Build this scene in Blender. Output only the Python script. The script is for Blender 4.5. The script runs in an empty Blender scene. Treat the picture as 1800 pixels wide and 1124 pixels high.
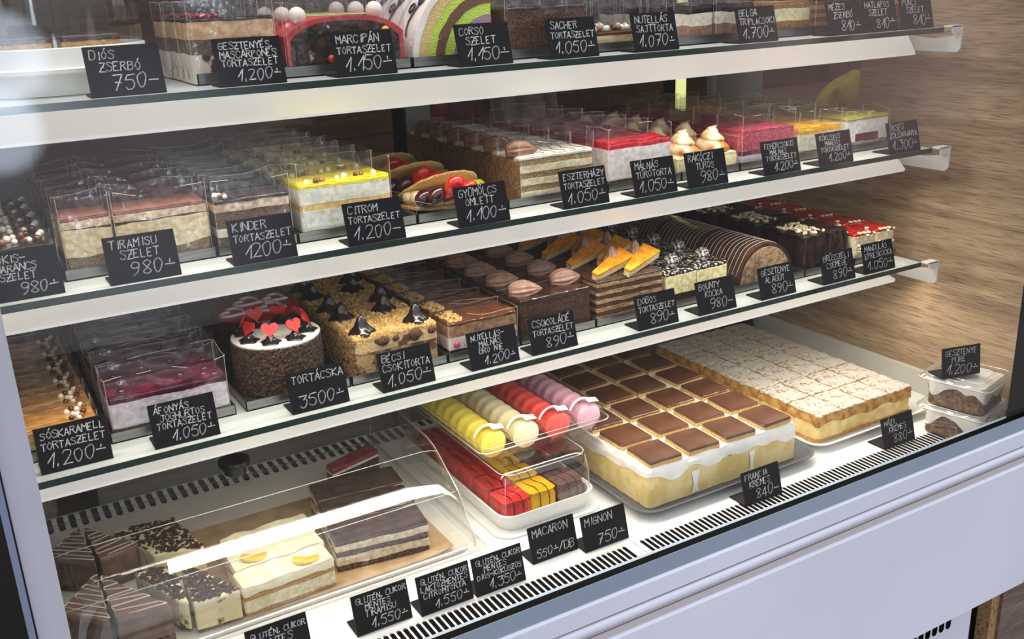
import bpy, bmesh, math, random
from mathutils import Vector, Matrix, noise
PI = math.pi
SC = bpy.context.scene
COL = SC.collection

# ------------------------------------------------------------------ camera
cam_d = bpy.data.cameras.new('camera')
cam = bpy.data.objects.new('camera', cam_d)
COL.objects.link(cam)
cam_d.sensor_width = 36
cam_d.lens = 1741.0 / 1800 * 36
cam_d.clip_start = 0.01
RX, RY, RZ = (0.86164943, -0.19440965, 0.46879115), (-0.50599893, -0.25800765, 0.82304139), (-0.03905549, -0.94638097, -0.32068322)
cam.matrix_world = Matrix(((RX[0], -RX[1], -RX[2], 0), (RY[0], -RY[1], -RY[2], -0.9335), (RZ[0], -RZ[1], -RZ[2], 0.75), (0, 0, 0, 1)))
SC.camera = cam

# ------------------------------------------------------------------ view, world, lights
SC.view_settings.view_transform = 'Standard'
SC.view_settings.look = 'None'
SC.view_settings.exposure = 0.0
SC.view_settings.gamma = 1.0
SC.view_settings.use_curve_mapping = False
SC.cycles.transparent_max_bounces = 48
SC.cycles.max_bounces = 10
SC.cycles.sample_clamp_indirect = 6.0

world = bpy.data.worlds.new('street_daylight')
SC.world = world
world.use_nodes = True
wt = world.node_tree
wn, wl = wt.nodes, wt.links
bg = wn['Background']
wtc = wn.new('ShaderNodeTexCoord')
wmap = wn.new('ShaderNodeMapping')
wl.new(wtc.outputs['Generated'], wmap.inputs['Vector'])
wnz = wn.new('ShaderNodeTexNoise')
wnz.inputs['Scale'].default_value = 3.2
wnz.inputs['Detail'].default_value = 5
wl.new(wmap.outputs['Vector'], wnz.inputs['Vector'])
wr = wn.new('ShaderNodeValToRGB')
wr.color_ramp.elements[0].position = 0.38
wr.color_ramp.elements[0].color = (0.75, 0.78, 0.86, 1)
wr.color_ramp.elements[1].position = 0.64
wr.color_ramp.elements[1].color = (1.15, 1.2, 1.32, 1)
wl.new(wnz.outputs['Fac'], wr.inputs['Fac'])
wsep = wn.new('ShaderNodeSeparateXYZ')
wl.new(wtc.outputs['Generated'], wsep.inputs[0])
wz = wn.new('ShaderNodeMapRange'); wz.interpolation_type = 'SMOOTHSTEP'
wz.inputs['From Min'].default_value = -0.02; wz.inputs['From Max'].default_value = 0.22
wl.new(wsep.outputs['Z'], wz.inputs['Value'])
wmx = wn.new('ShaderNodeMix'); wmx.data_type = 'RGBA'
wl.new(wz.outputs['Result'], wmx.inputs['Factor'])
wmx.inputs['A'].default_value = (0.20, 0.19, 0.20, 1)
wl.new(wr.outputs['Color'], wmx.inputs['B'])
# overcast sky above, dim below, with bright patches added to reflect in the front glass
bright = [((0.062, -0.995, -0.045), 0.9988, 0.9997, (5.0, 5.8, 7.2)), ((0.050, -0.992, -0.105), 0.9990, 0.9997, (5.0, 6.0, 7.2)), ((0.13, -0.97, -0.18), 0.978, 0.998, (0.75, 0.76, 0.86)),
          ((0.75, -0.655, -0.07), 0.990, 0.998, (0.9, 0.62, 0.62))]
prev = wmx.outputs['Result']
for d, lo, hi, c in bright:
    v = Vector(d).normalized()
    dp = wn.new('ShaderNodeVectorMath'); dp.operation = 'DOT_PRODUCT'
    nm = wn.new('ShaderNodeVectorMath'); nm.operation = 'NORMALIZE'
    wl.new(wtc.outputs['Generated'], nm.inputs[0])
    wl.new(nm.outputs[0], dp.inputs[0])
    dp.inputs[1].default_value = v
    mr = wn.new('ShaderNodeMapRange')
    mr.inputs['From Min'].default_value = lo
    mr.inputs['From Max'].default_value = hi
    mr.interpolation_type = 'SMOOTHSTEP'
    wl.new(dp.outputs['Value'], mr.inputs['Value'])
    ad = wn.new('ShaderNodeMix'); ad.data_type = 'RGBA'; ad.blend_type = 'ADD'
    wl.new(mr.outputs['Result'], ad.inputs['Factor'])
    wl.new(prev, ad.inputs['A'])
    ad.inputs['B'].default_value = (*c, 1)
    prev = ad.outputs['Result']
wl.new(prev, bg.inputs['Color'])
bg.inputs['Strength'].default_value = 1.35


def led(name, z, y, power, tilt, w=1.34, d=0.016, x=0.69, spread=140):
    ld = bpy.data.lights.new(name, 'AREA')
    ld.shape = 'RECTANGLE'; ld.size = w; ld.size_y = d
    ld.energy = power
    ld.spread = math.radians(spread)
    ld.color = (1.0, 0.92, 0.79)
    o = bpy.data.objects.new(name, ld)
    COL.objects.link(o)
    o.location = (x, y, z)
    o.rotation_euler = (math.radians(tilt), 0, 0)
    return o


Z1, Z2, Z3 = 0.657, 0.4625, 0.264        # top faces of the glass shelves
led('led_strip_top', 0.86, 0.19, 0.9, -14)
led('led_strip_upper', Z1 - 0.0455, 0.193, 2.0, -18)
led('led_strip_middle', Z2 - 0.0455, 0.193, 2.1, -18, w=1.41, x=0.73, spread=150)
led('led_strip_lower', Z3 - 0.0455, 0.186, 2.45, -16, w=1.315, d=0.034, x=0.8175, spread=165)


# ------------------------------------------------------------------ material helpers
def lin(h):
    h = h.lstrip('#')
    r = []
    for i in (0, 2, 4):
        c = int(h[i:i + 2], 16) / 255
        r.append(c / 12.92 if c <= 0.04045 else ((c + 0.055) / 1.055) ** 2.4)
    return (*r, 1)


MATS = {}


def new_mat(name):
    m = bpy.data.materials.new(name)
    m.use_nodes = True
    nt = m.node_tree
    return m, nt, nt.nodes, nt.links, nt.nodes['Principled BSDF']


def mat(h, rough=0.6, h2=None, scale=60, bump=0.0, bscale=None, contrast=(0.4, 0.62), coat=0.0, metal=0.0, vor=False, detail=4, spec=0.5, stretch=None, sss=0.0):
    key = (h, rough, h2, scale, bump, bscale, contrast, coat, metal, vor, stretch, sss)
    if key in MATS:
        return MATS[key]
    m, nt, n, l, b = new_mat('mat_%03d' % len(MATS))
    b.inputs['Roughness'].default_value = rough
    b.inputs['Metallic'].default_value = metal
    b.inputs['Coat Weight'].default_value = coat
    b.inputs['Coat Roughness'].default_value = 0.12
    b.inputs['Specular IOR Level'].default_value = spec
    b.inputs['Base Color'].default_value = lin(h)
    tc = n.new('ShaderNodeTexCoord')
    src = tc.outputs['Object']
    if stretch:
        mp = n.new('ShaderNodeMapping')
        mp.inputs['Scale'].default_value = stretch
        l.new(src, mp.inputs['Vector'])
        src = mp.outputs['Vector']
    if h2:
        if vor:
            t = n.new('ShaderNodeTexVoronoi')
            t.inputs['Scale'].default_value = scale
            out = t.outputs['Color']
            bw = n.new('ShaderNodeRGBToBW'); l.new(out, bw.inputs[0]); out = bw.outputs[0]
        else:
            t = n.new('ShaderNodeTexNoise')
            t.inputs['Scale'].default_value = scale
            t.inputs['Detail'].default_value = detail
            out = t.outputs['Fac']
        l.new(src, t.inputs['Vector'])
        r = n.new('ShaderNodeValToRGB')
        r.color_ramp.elements[0].position, r.color_ramp.elements[1].position = contrast
        r.color_ramp.elements[0].color = lin(h)
        r.color_ramp.elements[1].color = lin(h2)
        l.new(out, r.inputs['Fac'])
        l.new(r.outputs['Color'], b.inputs['Base Color'])
    if bump:
        t = n.new('ShaderNodeTexNoise')
        t.inputs['Scale'].default_value = bscale or scale
        t.inputs['Detail'].default_value = 5
        l.new(src, t.inputs['Vector'])
        bp = n.new('ShaderNodeBump')
        bp.inputs['Strength'].default_value = bump
        bp.inputs['Distance'].default_value = 0.002
        l.new(t.outputs['Fac'], bp.inputs['Height'])
        l.new(bp.outputs['Normal'], b.inputs['Normal'])
    MATS[key] = m
    return m


def sponge(h, h2):
    return mat(h, 0.9, h2, 420, 0.9, 520, (0.38, 0.6), spec=0.2)


def cream(h, h2=None):
    return mat(h, 0.55, h2 or h, 160, 0.35, 170, (0.4, 0.6), spec=0.35)


def glaze(h, h2=None, rough=0.18, bump=0.08):
    return mat(h, rough, h2, 70, bump, 60, coat=0.3)


def clear_mat(name, tint=(1, 1, 1), base=0.04, edge=0.6, rough=0.03, wav=0.0, wscale=40, power=4.0):
    m = bpy.data.materials.new(name)
    m.use_nodes = True
    nt = m.node_tree; n = nt.nodes; l = nt.links
    n.remove(n['Principled BSDF'])
    tr = n.new('ShaderNodeBsdfTransparent'); tr.inputs['Color'].default_value = (*tint, 1)
    gl = n.new('ShaderNodeBsdfGlossy'); gl.inputs['Roughness'].default_value = rough
    lw = n.new('ShaderNodeLayerWeight'); lw.inputs['Blend'].default_value = 0.5
    pw = n.new('ShaderNodeMath'); pw.operation = 'POWER'; pw.inputs[1].default_value = power
    l.new(lw.outputs['Facing'], pw.inputs[0])
    ma = n.new('ShaderNodeMath'); ma.operation = 'MULTIPLY_ADD'; ma.inputs[1].default_value = edge; ma.inputs[2].default_value = base
    l.new(pw.outputs[0], ma.inputs[0])
    mx = n.new('ShaderNodeMixShader')
    l.new(ma.outputs[0], mx.inputs['Fac'])
    l.new(tr.outputs[0], mx.inputs[1]); l.new(gl.outputs[0], mx.inputs[2])
    l.new(mx.outputs[0], n['Material Output'].inputs['Surface'])
    if wav:
        tc = n.new('ShaderNodeTexCoord')
        t = n.new('ShaderNodeTexNoise'); t.inputs['Scale'].default_value = wscale; t.inputs['Detail'].default_value = 2
        l.new(tc.outputs['Object'], t.inputs['Vector'])
        bp = n.new('ShaderNodeBump'); bp.inputs['Strength'].default_value = wav; bp.inputs['Distance'].default_value = 0.004
        l.new(t.outputs['Fac'], bp.inputs['Height'])
        l.new(bp.outputs['Normal'], gl.inputs['Normal'])
    return m


FILM = clear_mat('clear_film', (0.96, 0.96, 0.96), 0.055, 0.5, 0.10, 0.9, 40)
GLINT = clear_mat('edge_glint', (0.97, 0.97, 0.96), 0.22, 0.6, 0.12)  # whitish clear material for highlights drawn along plastic and film edges
frosted_later = []
PLASTIC = clear_mat('clear_plastic', (0.975, 0.97, 0.955), 0.075, 0.75, 0.035, 0.0, 25, 3.0)
PANE = clear_mat('pane_glass', (0.985, 0.99, 0.985), 0.022, 0.6, 0.0)
SHELFG = clear_mat('shelf_glass', (0.93, 0.96, 0.95), 0.05, 0.7, 0.02)


def frosted(m, h, fac):
    """part of the light scatters in the pane"""
    nt = m.node_tree; n = nt.nodes; l = nt.links
    out = n['Material Output']
    old = out.inputs['Surface'].links[0].from_socket
    d = n.new('ShaderNodeBsdfDiffuse'); d.inputs['Color'].default_value = lin(h)
    mx = n.new('ShaderNodeMixShader'); mx.inputs['Fac'].default_value = fac
    l.new(old, mx.inputs[1]); l.new(d.outputs[0], mx.inputs[2])
    l.new(mx.outputs[0], out.inputs['Surface'])


frosted(SHELFG, '#e6ebe8', 0.42)
frosted(GLINT, '#f4f4f2', 0.26)


def wood(h1, h2, h3, axis, scale=1.0, planks=None):
    """grain running along the axis"""
    m, nt, n, l, b = new_mat('wood_grain')
    tc = n.new('ShaderNodeTexCoord')
    mp = n.new('ShaderNodeMapping')
    s = [34 * scale] * 3
    s[axis] = 2.2 * scale
    mp.inputs['Scale'].default_value = s
    l.new(tc.outputs['Object'], mp.inputs['Vector'])
    t = n.new('ShaderNodeTexNoise'); t.inputs['Scale'].default_value = 1.0; t.inputs['Detail'].default_value = 8; t.inputs['Distortion'].default_value = 0.6
    t.inputs['Roughness'].default_value = 0.65
    l.new(mp.outputs['Vector'], t.inputs['Vector'])
    r = n.new('ShaderNodeValToRGB')
    e = r.color_ramp.elements
    e[0].position = 0.32; e[0].color = lin(h1)
    e[1].position = 0.68; e[1].color = lin(h3)
    k = e.new(0.5); k.color = lin(h2)
    l.new(t.outputs['Fac'], r.inputs['Fac'])
    # fine pores
    mp2 = n.new('ShaderNodeMapping')
    s2 = [420 * scale] * 3
    s2[axis] = 22 * scale
    mp2.inputs['Scale'].default_value = s2
    l.new(tc.outputs['Object'], mp2.inputs['Vector'])
    t2 = n.new('ShaderNodeTexNoise'); t2.inputs['Scale'].default_value = 1.0; t2.inputs['Detail'].default_value = 3
    l.new(mp2.outputs['Vector'], t2.inputs['Vector'])
    r2 = n.new('ShaderNodeValToRGB')
    r2.color_ramp.elements[0].position = 0.34; r2.color_ramp.elements[0].color = (0.55, 0.52, 0.5, 1)
    r2.color_ramp.elements[1].position = 0.52; r2.color_ramp.elements[1].color = (1, 1, 1, 1)
    l.new(t2.outputs['Fac'], r2.inputs['Fac'])
    mx = n.new('ShaderNodeMix'); mx.data_type = 'RGBA'; mx.blend_type = 'MULTIPLY'; mx.inputs['Factor'].default_value = 1.0
    l.new(r.outputs['Color'], mx.inputs['A']); l.new(r2.outputs['Color'], mx.inputs['B'])
    l.new(mx.outputs['Result'], b.inputs['Base Color'])
    b.inputs['Roughness'].default_value = 0.5
    bp = n.new('ShaderNodeBump'); bp.inputs['Strength'].default_value = 0.2; bp.inputs['Distance'].default_value = 0.001
    l.new(t2.outputs['Fac'], bp.inputs['Height']); l.new(bp.outputs['Normal'], b.inputs['Normal'])
    return m


# ------------------------------------------------------------------ mesh helpers
class MB:
    def __init__(s):
        s.v = []; s.f = []

    def add(s, vs, fs):
        o = len(s.v)
        s.v += [tuple(p) for p in vs]
        s.f += [tuple(i + o for i in q) for q in fs]
        return s

    def box(s, x0, x1, y0, y1, z0, z1):
        return s.add([(x0, y0, z0), (x1, y0, z0), (x1, y1, z0), (x0, y1, z0), (x0, y0, z1), (x1, y0, z1), (x1, y1, z1), (x0, y1, z1)],
                     [(0, 3, 2, 1), (4, 5, 6, 7), (0, 1, 5, 4), (1, 2, 6, 5), (2, 3, 7, 6), (3, 0, 4, 7)])

    def prism(s, pts, a, b, axis='y', caps=True):
        """extrude a 2-D outline; axis y: pts are (x,z); axis x: (y,z); axis z: (x,y)"""
        n = len(pts)
        f = {'y': lambda p, t: (p[0], t, p[1]), 'x': lambda p, t: (t, p[0], p[1]), 'z': lambda p, t: (p[0], p[1], t)}[axis]
        vs = [f(p, a) for p in pts] + [f(p, b) for p in pts]
        fs = [(i, (i + 1) % n, n + (i + 1) % n, n + i) for i in range(n)]
        if caps:
            fs += [tuple(range(n))[::-1], tuple(range(n, 2 * n))]
        return s.add(vs, fs)

    def lathe(s, prof, cx=0, cy=0, cz=0, n=24, lobe=0, lobes=6, twist=0.0, sx=1, sy=1, M=None):
        vs = []
        for k, (r, z) in enumerate(prof):
            for i in range(n):
                a = 2 * PI * i / n
                rr = r * (1 + lobe * math.cos(lobes * a + twist * k))
                p = Vector((rr * math.cos(a) * sx, rr * math.sin(a) * sy, z))
                if M:
                    p = M @ p
                vs.append((p.x + cx, p.y + cy, p.z + cz))
        fs = []
        for k in range(len(prof) - 1):
            for i in range(n):
                j = (i + 1) % n
                fs.append((k * n + i, k * n + j, (k + 1) * n + j, (k + 1) * n + i))
        fs.append(tuple(range(n))[::-1])
        fs.append(tuple((len(prof) - 1) * n + i for i in range(n)))
        return s.add(vs, fs)

    def ball(s, x, y, z, r, n=10, sz=1.0):
        prof = [(max(1e-5, r * math.sin(PI * k / 6)), -r * sz * math.cos(PI * k / 6)) for k in range(7)]
        return s.lathe(prof, x, y, z, n)

    def tube(s, pts, r, n=6):
        pts = [Vector(p) for p in pts]
        vs = []
        for i, p in enumerate(pts):
            t = (pts[min(i + 1, len(pts) - 1)] - pts[max(i - 1, 0)]).normalized()
            u = t.cross(Vector((0, 0, 1)))
            if u.length < 1e-3:
                u = t.cross(Vector((1, 0, 0)))
            u.normalize()
            w = u.cross(t)
            for k in range(n):
                a = 2 * PI * k / n
                vs.append(p + u * (r * math.cos(a)) + w * (r * math.sin(a)))
        fs = []
        for i in range(len(pts) - 1):
            for k in range(n):
                j = (k + 1) % n
                fs.append((i * n + k, i * n + j, (i + 1) * n + j, (i + 1) * n + k))
        fs += [tuple(range(n))[::-1], tuple((len(pts) - 1) * n + k for k in range(n))]
        return s.add(vs, fs)

    def build(s, name, m, parent=None, smooth=False, fixn=True):
        me = bpy.data.meshes.new(name)
        me.from_pydata(s.v, [], s.f)
        if fixn:
            b = bmesh.new(); b.from_mesh(me)
            bmesh.ops.recalc_face_normals(b, faces=b.faces)
            b.to_mesh(me); b.free()
        me.materials.append(m)
        if smooth:
            me.polygons.foreach_set('use_smooth', [True] * len(me.polygons))
            if smooth is not True:
                me.set_sharp_from_angle(angle=math.radians(smooth))
        o = bpy.data.objects.new(name, me)
        COL.objects.link(o)
        if parent:
            o.parent = parent
        return o


def tag(o, label=None, cat=None, group=None, kind=None):
    if label: o['label'] = label
    if cat: o['category'] = cat
    if group: o['group'] = group
    if kind: o['kind'] = kind
    return o


def thing(name, label=None, cat=None, loc=(0, 0, 0), rz=0, group=None):
    o = bpy.data.objects.new(name, None)
    COL.objects.link(o)
    o.empty_display_size = 0.02
    o.location = loc
    o.rotation_euler.z = rz
    return tag(o, label, cat, group)


KIDS = {}


def copy_tree(o, parent=None):
    c = o.copy()
    COL.objects.link(c)
    if parent:
        c.parent = parent
    for ch in KIDS.get(o.name) or [k for k in o.children]:
        copy_tree(ch, c)
    return c


def mul(m, x):
    return Vector(m @ x)


def ring_poly(pts, r=0.003, step=0.0035):
    """rounded polygon outline resampled evenly"""
    n = len(pts)
    out = []
    for i in range(n):
        p0, p, p1 = Vector(pts[i - 1]), Vector(pts[i]), Vector(pts[(i + 1) % n])
        a = (p0 - p).normalized(); b = (p1 - p).normalized()
        for t in (0, 0.25, 0.5, 0.75, 1):
            q = p + a * r * (1 - t) ** 2 + b * r * t ** 2
            out.append(q)
    res = []
    m = len(out)
    for i in range(m):
        a, b = out[i], out[(i + 1) % m]
        k = max(1, int((b - a).length / step))
        for j in range(k):
            res.append(a.lerp(b, j / k))
    return res


def rect(w, d):
    return [(-w / 2, -d / 2), (w / 2, -d / 2), (w / 2, d / 2), (-w / 2, d / 2)]


def slab(pts, zlo, zhi, seed, out=0.0, rough=0.0003, cap=True, edge=0.0012, freq=260, top_round=0.0):
    """one layer: zlo/zhi are functions of (x,y)"""
    mb = MB()
    n = len(pts)
    c = sum(pts, Vector((0, 0))) / n
    nor = []
    for i in range(n):
        t = pts[(i + 1) % n] - pts[i - 1]
        nor.append(Vector((t.y, -t.x)).normalized())
    rows = 5
    vs = []
    for k in range(rows):
        t = k / (rows - 1)
        for i, p in enumerate(pts):
            a, b = zlo(p.x, p.y), zhi(p.x, p.y)
            z = a + (b - a) * t
            d = out + rough * noise.noise(Vector((p.x * freq + seed * 7.3, p.y * freq, z * freq)))
            d += 0.6 * rough * noise.noise(Vector((p.x * freq * 3 + seed, p.y * freq * 3, z * freq * 3)))
            if k == rows - 1: d -= top_round
            q = p + nor[i] * d
            vs.append((q.x, q.y, z))
    fs = []
    for k in range(rows - 1):
        for i in range(n):
            j = (i + 1) % n
            fs.append((k * n + i, k * n + j, (k + 1) * n + j, (k + 1) * n + i))
    base = (rows - 1) * n
    if cap:
        prev = base
        for sc in (0.985, 0.9, 0.75, 0.55, 0.35, 0.15):
            st = len(vs)
            for p in pts:
                q = c + (p - c) * sc
                vs.append((q.x, q.y, zhi(q.x, q.y) + top_round * 0.6))
            for i in range(n):
                j = (i + 1) % n
                fs.append((prev + i, prev + j, st + j, st + i))
            prev = st
        fs.append(tuple(prev + i for i in range(n)))
    else:
        fs.append(tuple(base + i for i in range(n)))
    fs.append(tuple(range(n))[::-1])
    return mb.add(vs, fs)


def boundary(z, amp, seed, freq=45):
    if amp == 0:
        return lambda x, y: z
    return lambda x, y: z + amp * noise.noise(Vector((x * freq + seed * 3.7, y * freq, seed * 1.3)))


def layered(root, poly, layers, seed, corner=0.0025, rz=0.0):
    """layers: (name, material, thickness_mm, wave_mm, bulge_mm, rough_mm)"""
    pts = ring_poly(poly, corner)
    z = 0.0
    lo = boundary(0, 0, 0)
    for i, L in enumerate(layers):
        nm, m, th, amp, out, rg = L
        z += th / 1000
        last = i == len(layers) - 1
        hi = boundary(z, amp / 1000, seed + i)
        slab(pts, lo, hi, seed + i, out / 1000, rg / 1000, cap=last, top_round=0.0012 if last else 0).build(nm, m, root, smooth=50)
        lo = hi
    return z


def film(root, poly, h, seed, gap=0.0016, corner=0.002, lift=0.0, name='film_wrap'):
    pts = ring_poly(poly, corner, 0.008)
    n = len(pts)
    mb = MB()
    vs = []
    for k in range(4):
        t = k / 3
        for i, p in enumerate(pts):
            nn = (pts[(i + 1) % n] - pts[i - 1])
            nn = Vector((nn.y, -nn.x)).normalized()
            w = gap + 0.0007 * noise.noise(Vector((p.x * 60 + seed, p.y * 60, t * 2))) + t * t * 0.0007
            q = p + nn * w
            z = lift + (h + 0.009 * noise.noise(Vector((p.x * 22, p.y * 22, seed * 1.7)))) * t
            vs.append((q.x, q.y, z))
    fs = []
    for k in range(3):
        for i in range(n):
            j = (i + 1) % n
            fs.append((k * n + i, k * n + j, (k + 1) * n + j, (k + 1) * n + i))
    mb.add(vs, fs)
    o = mb.build(name, FILM, root, smooth=40, fixn=False)
    ed = MB()
    top = [Vector(v) for v in vs[-n:]]
    run = []
    for i in range(n + 1):
        q = top[i % n]
        if noise.noise(Vector((q.x * 45, q.y * 45, seed * 2.3))) > -.08:
            run.append(q)
        else:
            if len(run) > 1: ed.tube(run, .00028, 3)
            run = []
    if len(run) > 1: ed.tube(run, .00028, 3)
    step = n / 4
    cs = sorted(range(n), key=lambda i: -(pts[i] - pts[i - 1]).angle(pts[(i + 1) % n] - pts[i], 0))[:8]
    used = []
    for i in cs:
        if all((pts[i] - pts[k]).length > .01 for k in used):
            used.append(i)
            ed.tube([Vector(vs[k * n + i]) for k in range(4)], .00036, 3)
    ed.build('film_edge_glint', GLINT, root, fixn=False)  # thin pale tubes drawn as highlights on the film's edges
    return o


ORD = ['front', 'second', 'third', 'fourth', 'fifth', 'sixth', 'seventh']


def row(proto, xs, y0, z, n, pitch, label, cat, group, seed, jit=1.0, rz0=0.0, cols=None):
    """copies of a cake slice standing one behind the other; label has {o} (place in the row) and, with two columns, {c}"""
    rnd = random.Random(seed)
    xs = xs if isinstance(xs, (list, tuple)) else [xs]
    first = True
    kids = list(proto.children)
    for ci, x in enumerate(xs):
        for k in range(n):
            o = proto if first else copy_tree(proto)
            first = False
            o.location = (x + rnd.uniform(-.0012, .0012) * jit, y0 + k * pitch + rnd.uniform(-.001, .001) * jit, z)
            o.rotation_euler.z = rz0 + math.radians(rnd.uniform(-1.3, 1.3) * jit)
            tag(o, label.format(o=ORD[k], c=(['left', 'right'] + ['']) [ci] if len(xs) == 2 else ''), cat, group)


# ------------------------------------------------------------------ shared materials
STEEL = mat('#747473', 0.32, '#8a8a88', 12, 0.05, 300, metal=0.9, stretch=(2, 60, 60))
WHITE = mat('#ebe9e3', 0.4, '#e5e4df', 8)
WHITEP = mat('#dfe1ee', 0.35, '#d9dbe9', 3)
BLUEG = mat('#8e9cab', 0.45, '#8896a6', 5)
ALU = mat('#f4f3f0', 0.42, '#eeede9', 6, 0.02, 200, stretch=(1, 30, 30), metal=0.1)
GREYP = mat('#8c8987', 0.45, '#838080', 6)
BLACK = mat('#080808', 0.8, spec=0.05)
TAGM = mat('#131315', 0.6, '#19191c', 35, 0.05, 200, spec=0.12)
CHALK = mat('#dcdcd8', 0.9, '#8f8f90', 500, contrast=(0.42, 0.66))
WOODR = wood('#8c7359', '#ad9272', '#c4aa89', 1)
WOODB = wood('#4a3420', '#5f4630', '#735740', 0)
WOODF = wood('#5b4a40', '#76635a', '#8b786d', 0)
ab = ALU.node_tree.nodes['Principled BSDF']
ab.inputs['Emission Color'].default_value = (1.0, 1.0, .95, 1)      # glow added to brighten the profile face
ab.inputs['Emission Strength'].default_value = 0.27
DARKGLAZE = glaze('#2a1812', '#3a2219', 0.2)
MILKGLAZE = glaze('#5a3320', '#6e4128', 0.25)
CHOCSP = sponge('#2a1912', '#4a3023')
GREYSP = sponge('#5d4a3c', '#86705e')
LIGHTSP = sponge('#a37c3c', '#d2ab62')
WHITECR = cream('#e9e0d2', '#f6f0e6')
VANCR = cream('#e2c88c', '#f2e2b4')
PEARLW = mat('#efe6d2', 0.25, coat=0.4)
PEARLB = mat('#4a2817', 0.22, coat=0.4)
PEARLM = mat('#8a5a38', 0.22, coat=0.4)
BLACKCH = mat('#171213', 0.22, coat=0.3, h2='#241c1b', scale=60)
MOCHA = mat('#8a6656', 0.45, '#a3806e', 120, 0.2, 300)
STRAW = glaze('#b3170f', '#d8402a', 0.15)


# ------------------------------------------------------------------ the room (setting)
def struct(name, mb, m, **kw):
    return tag(mb.build(name, m, **kw), kind='structure')


struct('wall_right', MB().box(1.5, 1.53, -0.066, 0.63, -0.02, 0.47).box(1.5, 1.53, -0.066, 0.364, 0.47, 1.30), WOODR)
struct('wall_2', MB().box(2.1, 2.13, 0.02, 1.3, -0.95, 1.3), WOODB)
struct('trim_3', MB().box(1.53, 2.1, 0.25, 1.0, 0.455, 0.47), WOODB)
struct('wall_back', MB().box(-1.4, 3.2, 1.30, 1.36, -0.95, 1.6), WOODB)
struct('floor', MB().box(-3.5, 4.5, -4.5, 1.36, -1.0, -0.95), mat('#6a6058', 0.4, '#77695e', 3))
fr = MB()
fr.box(1.552, 3.2, -0.012, 0.02, -0.95, 1.30)
struct('wall_front_right', fr, WOODF)
struct('trim_1', MB().box(1.5285, 1.5515, -0.006, 0.02, -0.95, 1.30), mat('#a5835a', 0.9, '#4b3826', 260, 0.5, 300, (0.5, 0.68)))
struct('trim_2', MB().box(1.44, 1.528, 0.03, 0.045, -0.95, -0.02), WOODF)
# back counter planks behind the sliding doors
pl = thing('back_counter', 'dark brown plank counter standing behind the display case', 'counter', (0.6, 1.0, -0.95))
for i in range(8):
    MB().box(-1.6, 1.6, -0.01, 0.01, 0.02 + i * 0.2, 0.214 + i * 0.2).build('plank', WOODB, pl)

# ------------------------------------------------------------------ the display case
case = thing('display_case', 'white refrigerated pastry display case with tall front glass', 'display case', (0, 0, 0))


def cp(name, mb, m, smooth=False, label=None, parent=None):
    o = mb.build(name, m, parent or case, smooth=smooth)
    if label: o['label'] = label
    return o


cp('front_glass', MB().box(0.012, 1.462, -0.078, -0.073, 0.045, 1.05), PANE)
cp('deck_plate', MB().box(0.0, 0.7385, 0.046, 0.545, -0.012, 0), WHITE)
cp('deck_plate', MB().box(0.7395, 1.489, 0.046, 0.545, -0.012, 0), WHITE)
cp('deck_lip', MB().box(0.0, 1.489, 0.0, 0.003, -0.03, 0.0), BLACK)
cp('slot_shade', MB().box(0.0, 1.489, 0.0032, 0.0455, -0.008, -0.0030), BLACK)  # black sheets under both grilles put shade into the slots
cp('slot_shade', MB().box(0.0, 1.489, 0.546, 0.598, -0.008, -0.0030), BLACK)
cp('air_duct', MB().box(0.0, 1.489, 0.002, 0.60, -0.06, -0.05), BLACK)


def grille(x0, x1, y0, y1, pitch, sw, m, nx0, nx1):
    """plate with a row of capsule slots between nx0 and nx1"""
    mb = MB()
    n = int((nx1 - nx0) / pitch)
    if nx0 > x0: mb.add([(x0, y0, 0), (nx0, y0, 0), (nx0, y1, 0), (x0, y1, 0)], [(0, 1, 2, 3)])
    e = nx0 + n * pitch
    if x1 > e: mb.add([(e, y0, 0), (x1, y0, 0), (x1, y1, 0), (e, y1, 0)], [(0, 1, 2, 3)])
    r = sw / 2
    m0 = (y1 - y0) * 0.025
    for i in range(n):
        a, b = nx0 + i * pitch, nx0 + (i + 1) * pitch
        c = (a + b) / 2
        inner, outer = [], []
        for k in range(7):
            t = PI + PI * k / 6
            inner.append((c + r * math.cos(t), y0 + m0 + r + r * math.sin(t)))
            outer.append((a + (b - a) * k / 6, y0))
        for k in range(7):
            t = PI * k / 6
            inner.append((c + r * math.cos(t), y1 - m0 - r + r * math.sin(t)))
            outer.append((b - (b - a) * k / 6, y1))
        N = 14
        vs = [(p[0], p[1], 0) for p in inner] + [(p[0], p[1], 0) for p in outer] + [(p[0], p[1], -0.0003) for p in inner]
        fs = []
        for k in range(N):
            j = (k + 1) % N
            fs.append((k, j, N + j, N + k))
            fs.append((k, j, 2 * N + j, 2 * N + k))
        mb.add(vs, fs)
    return mb


cp('front_grille', grille(0.0, 0.7385, 0.003, 0.0455, 0.0088, 0.0062, WHITE, 0.02, 0.731), WHITE)
cp('front_grille', grille(0.7395, 1.489, 0.003, 0.0455, 0.0088, 0.0062, WHITE, 0.746, 1.40), WHITE)
cp('back_grille', grille(0.0, 0.7385, 0.546, 0.598, 0.0165, 0.0095, WHITE, 0.03, 0.73), WHITE)
cp('back_grille', grille(0.7395, 1.489, 0.546, 0.598, 0.0165, 0.0095, WHITE, 0.75, 1.47), WHITE)
cp('side_skirting', MB().box(1.4895, 1.4995, 0.0, 0.60, -0.05, 0.043), mat('#c9c7bd', 0.5))
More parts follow.
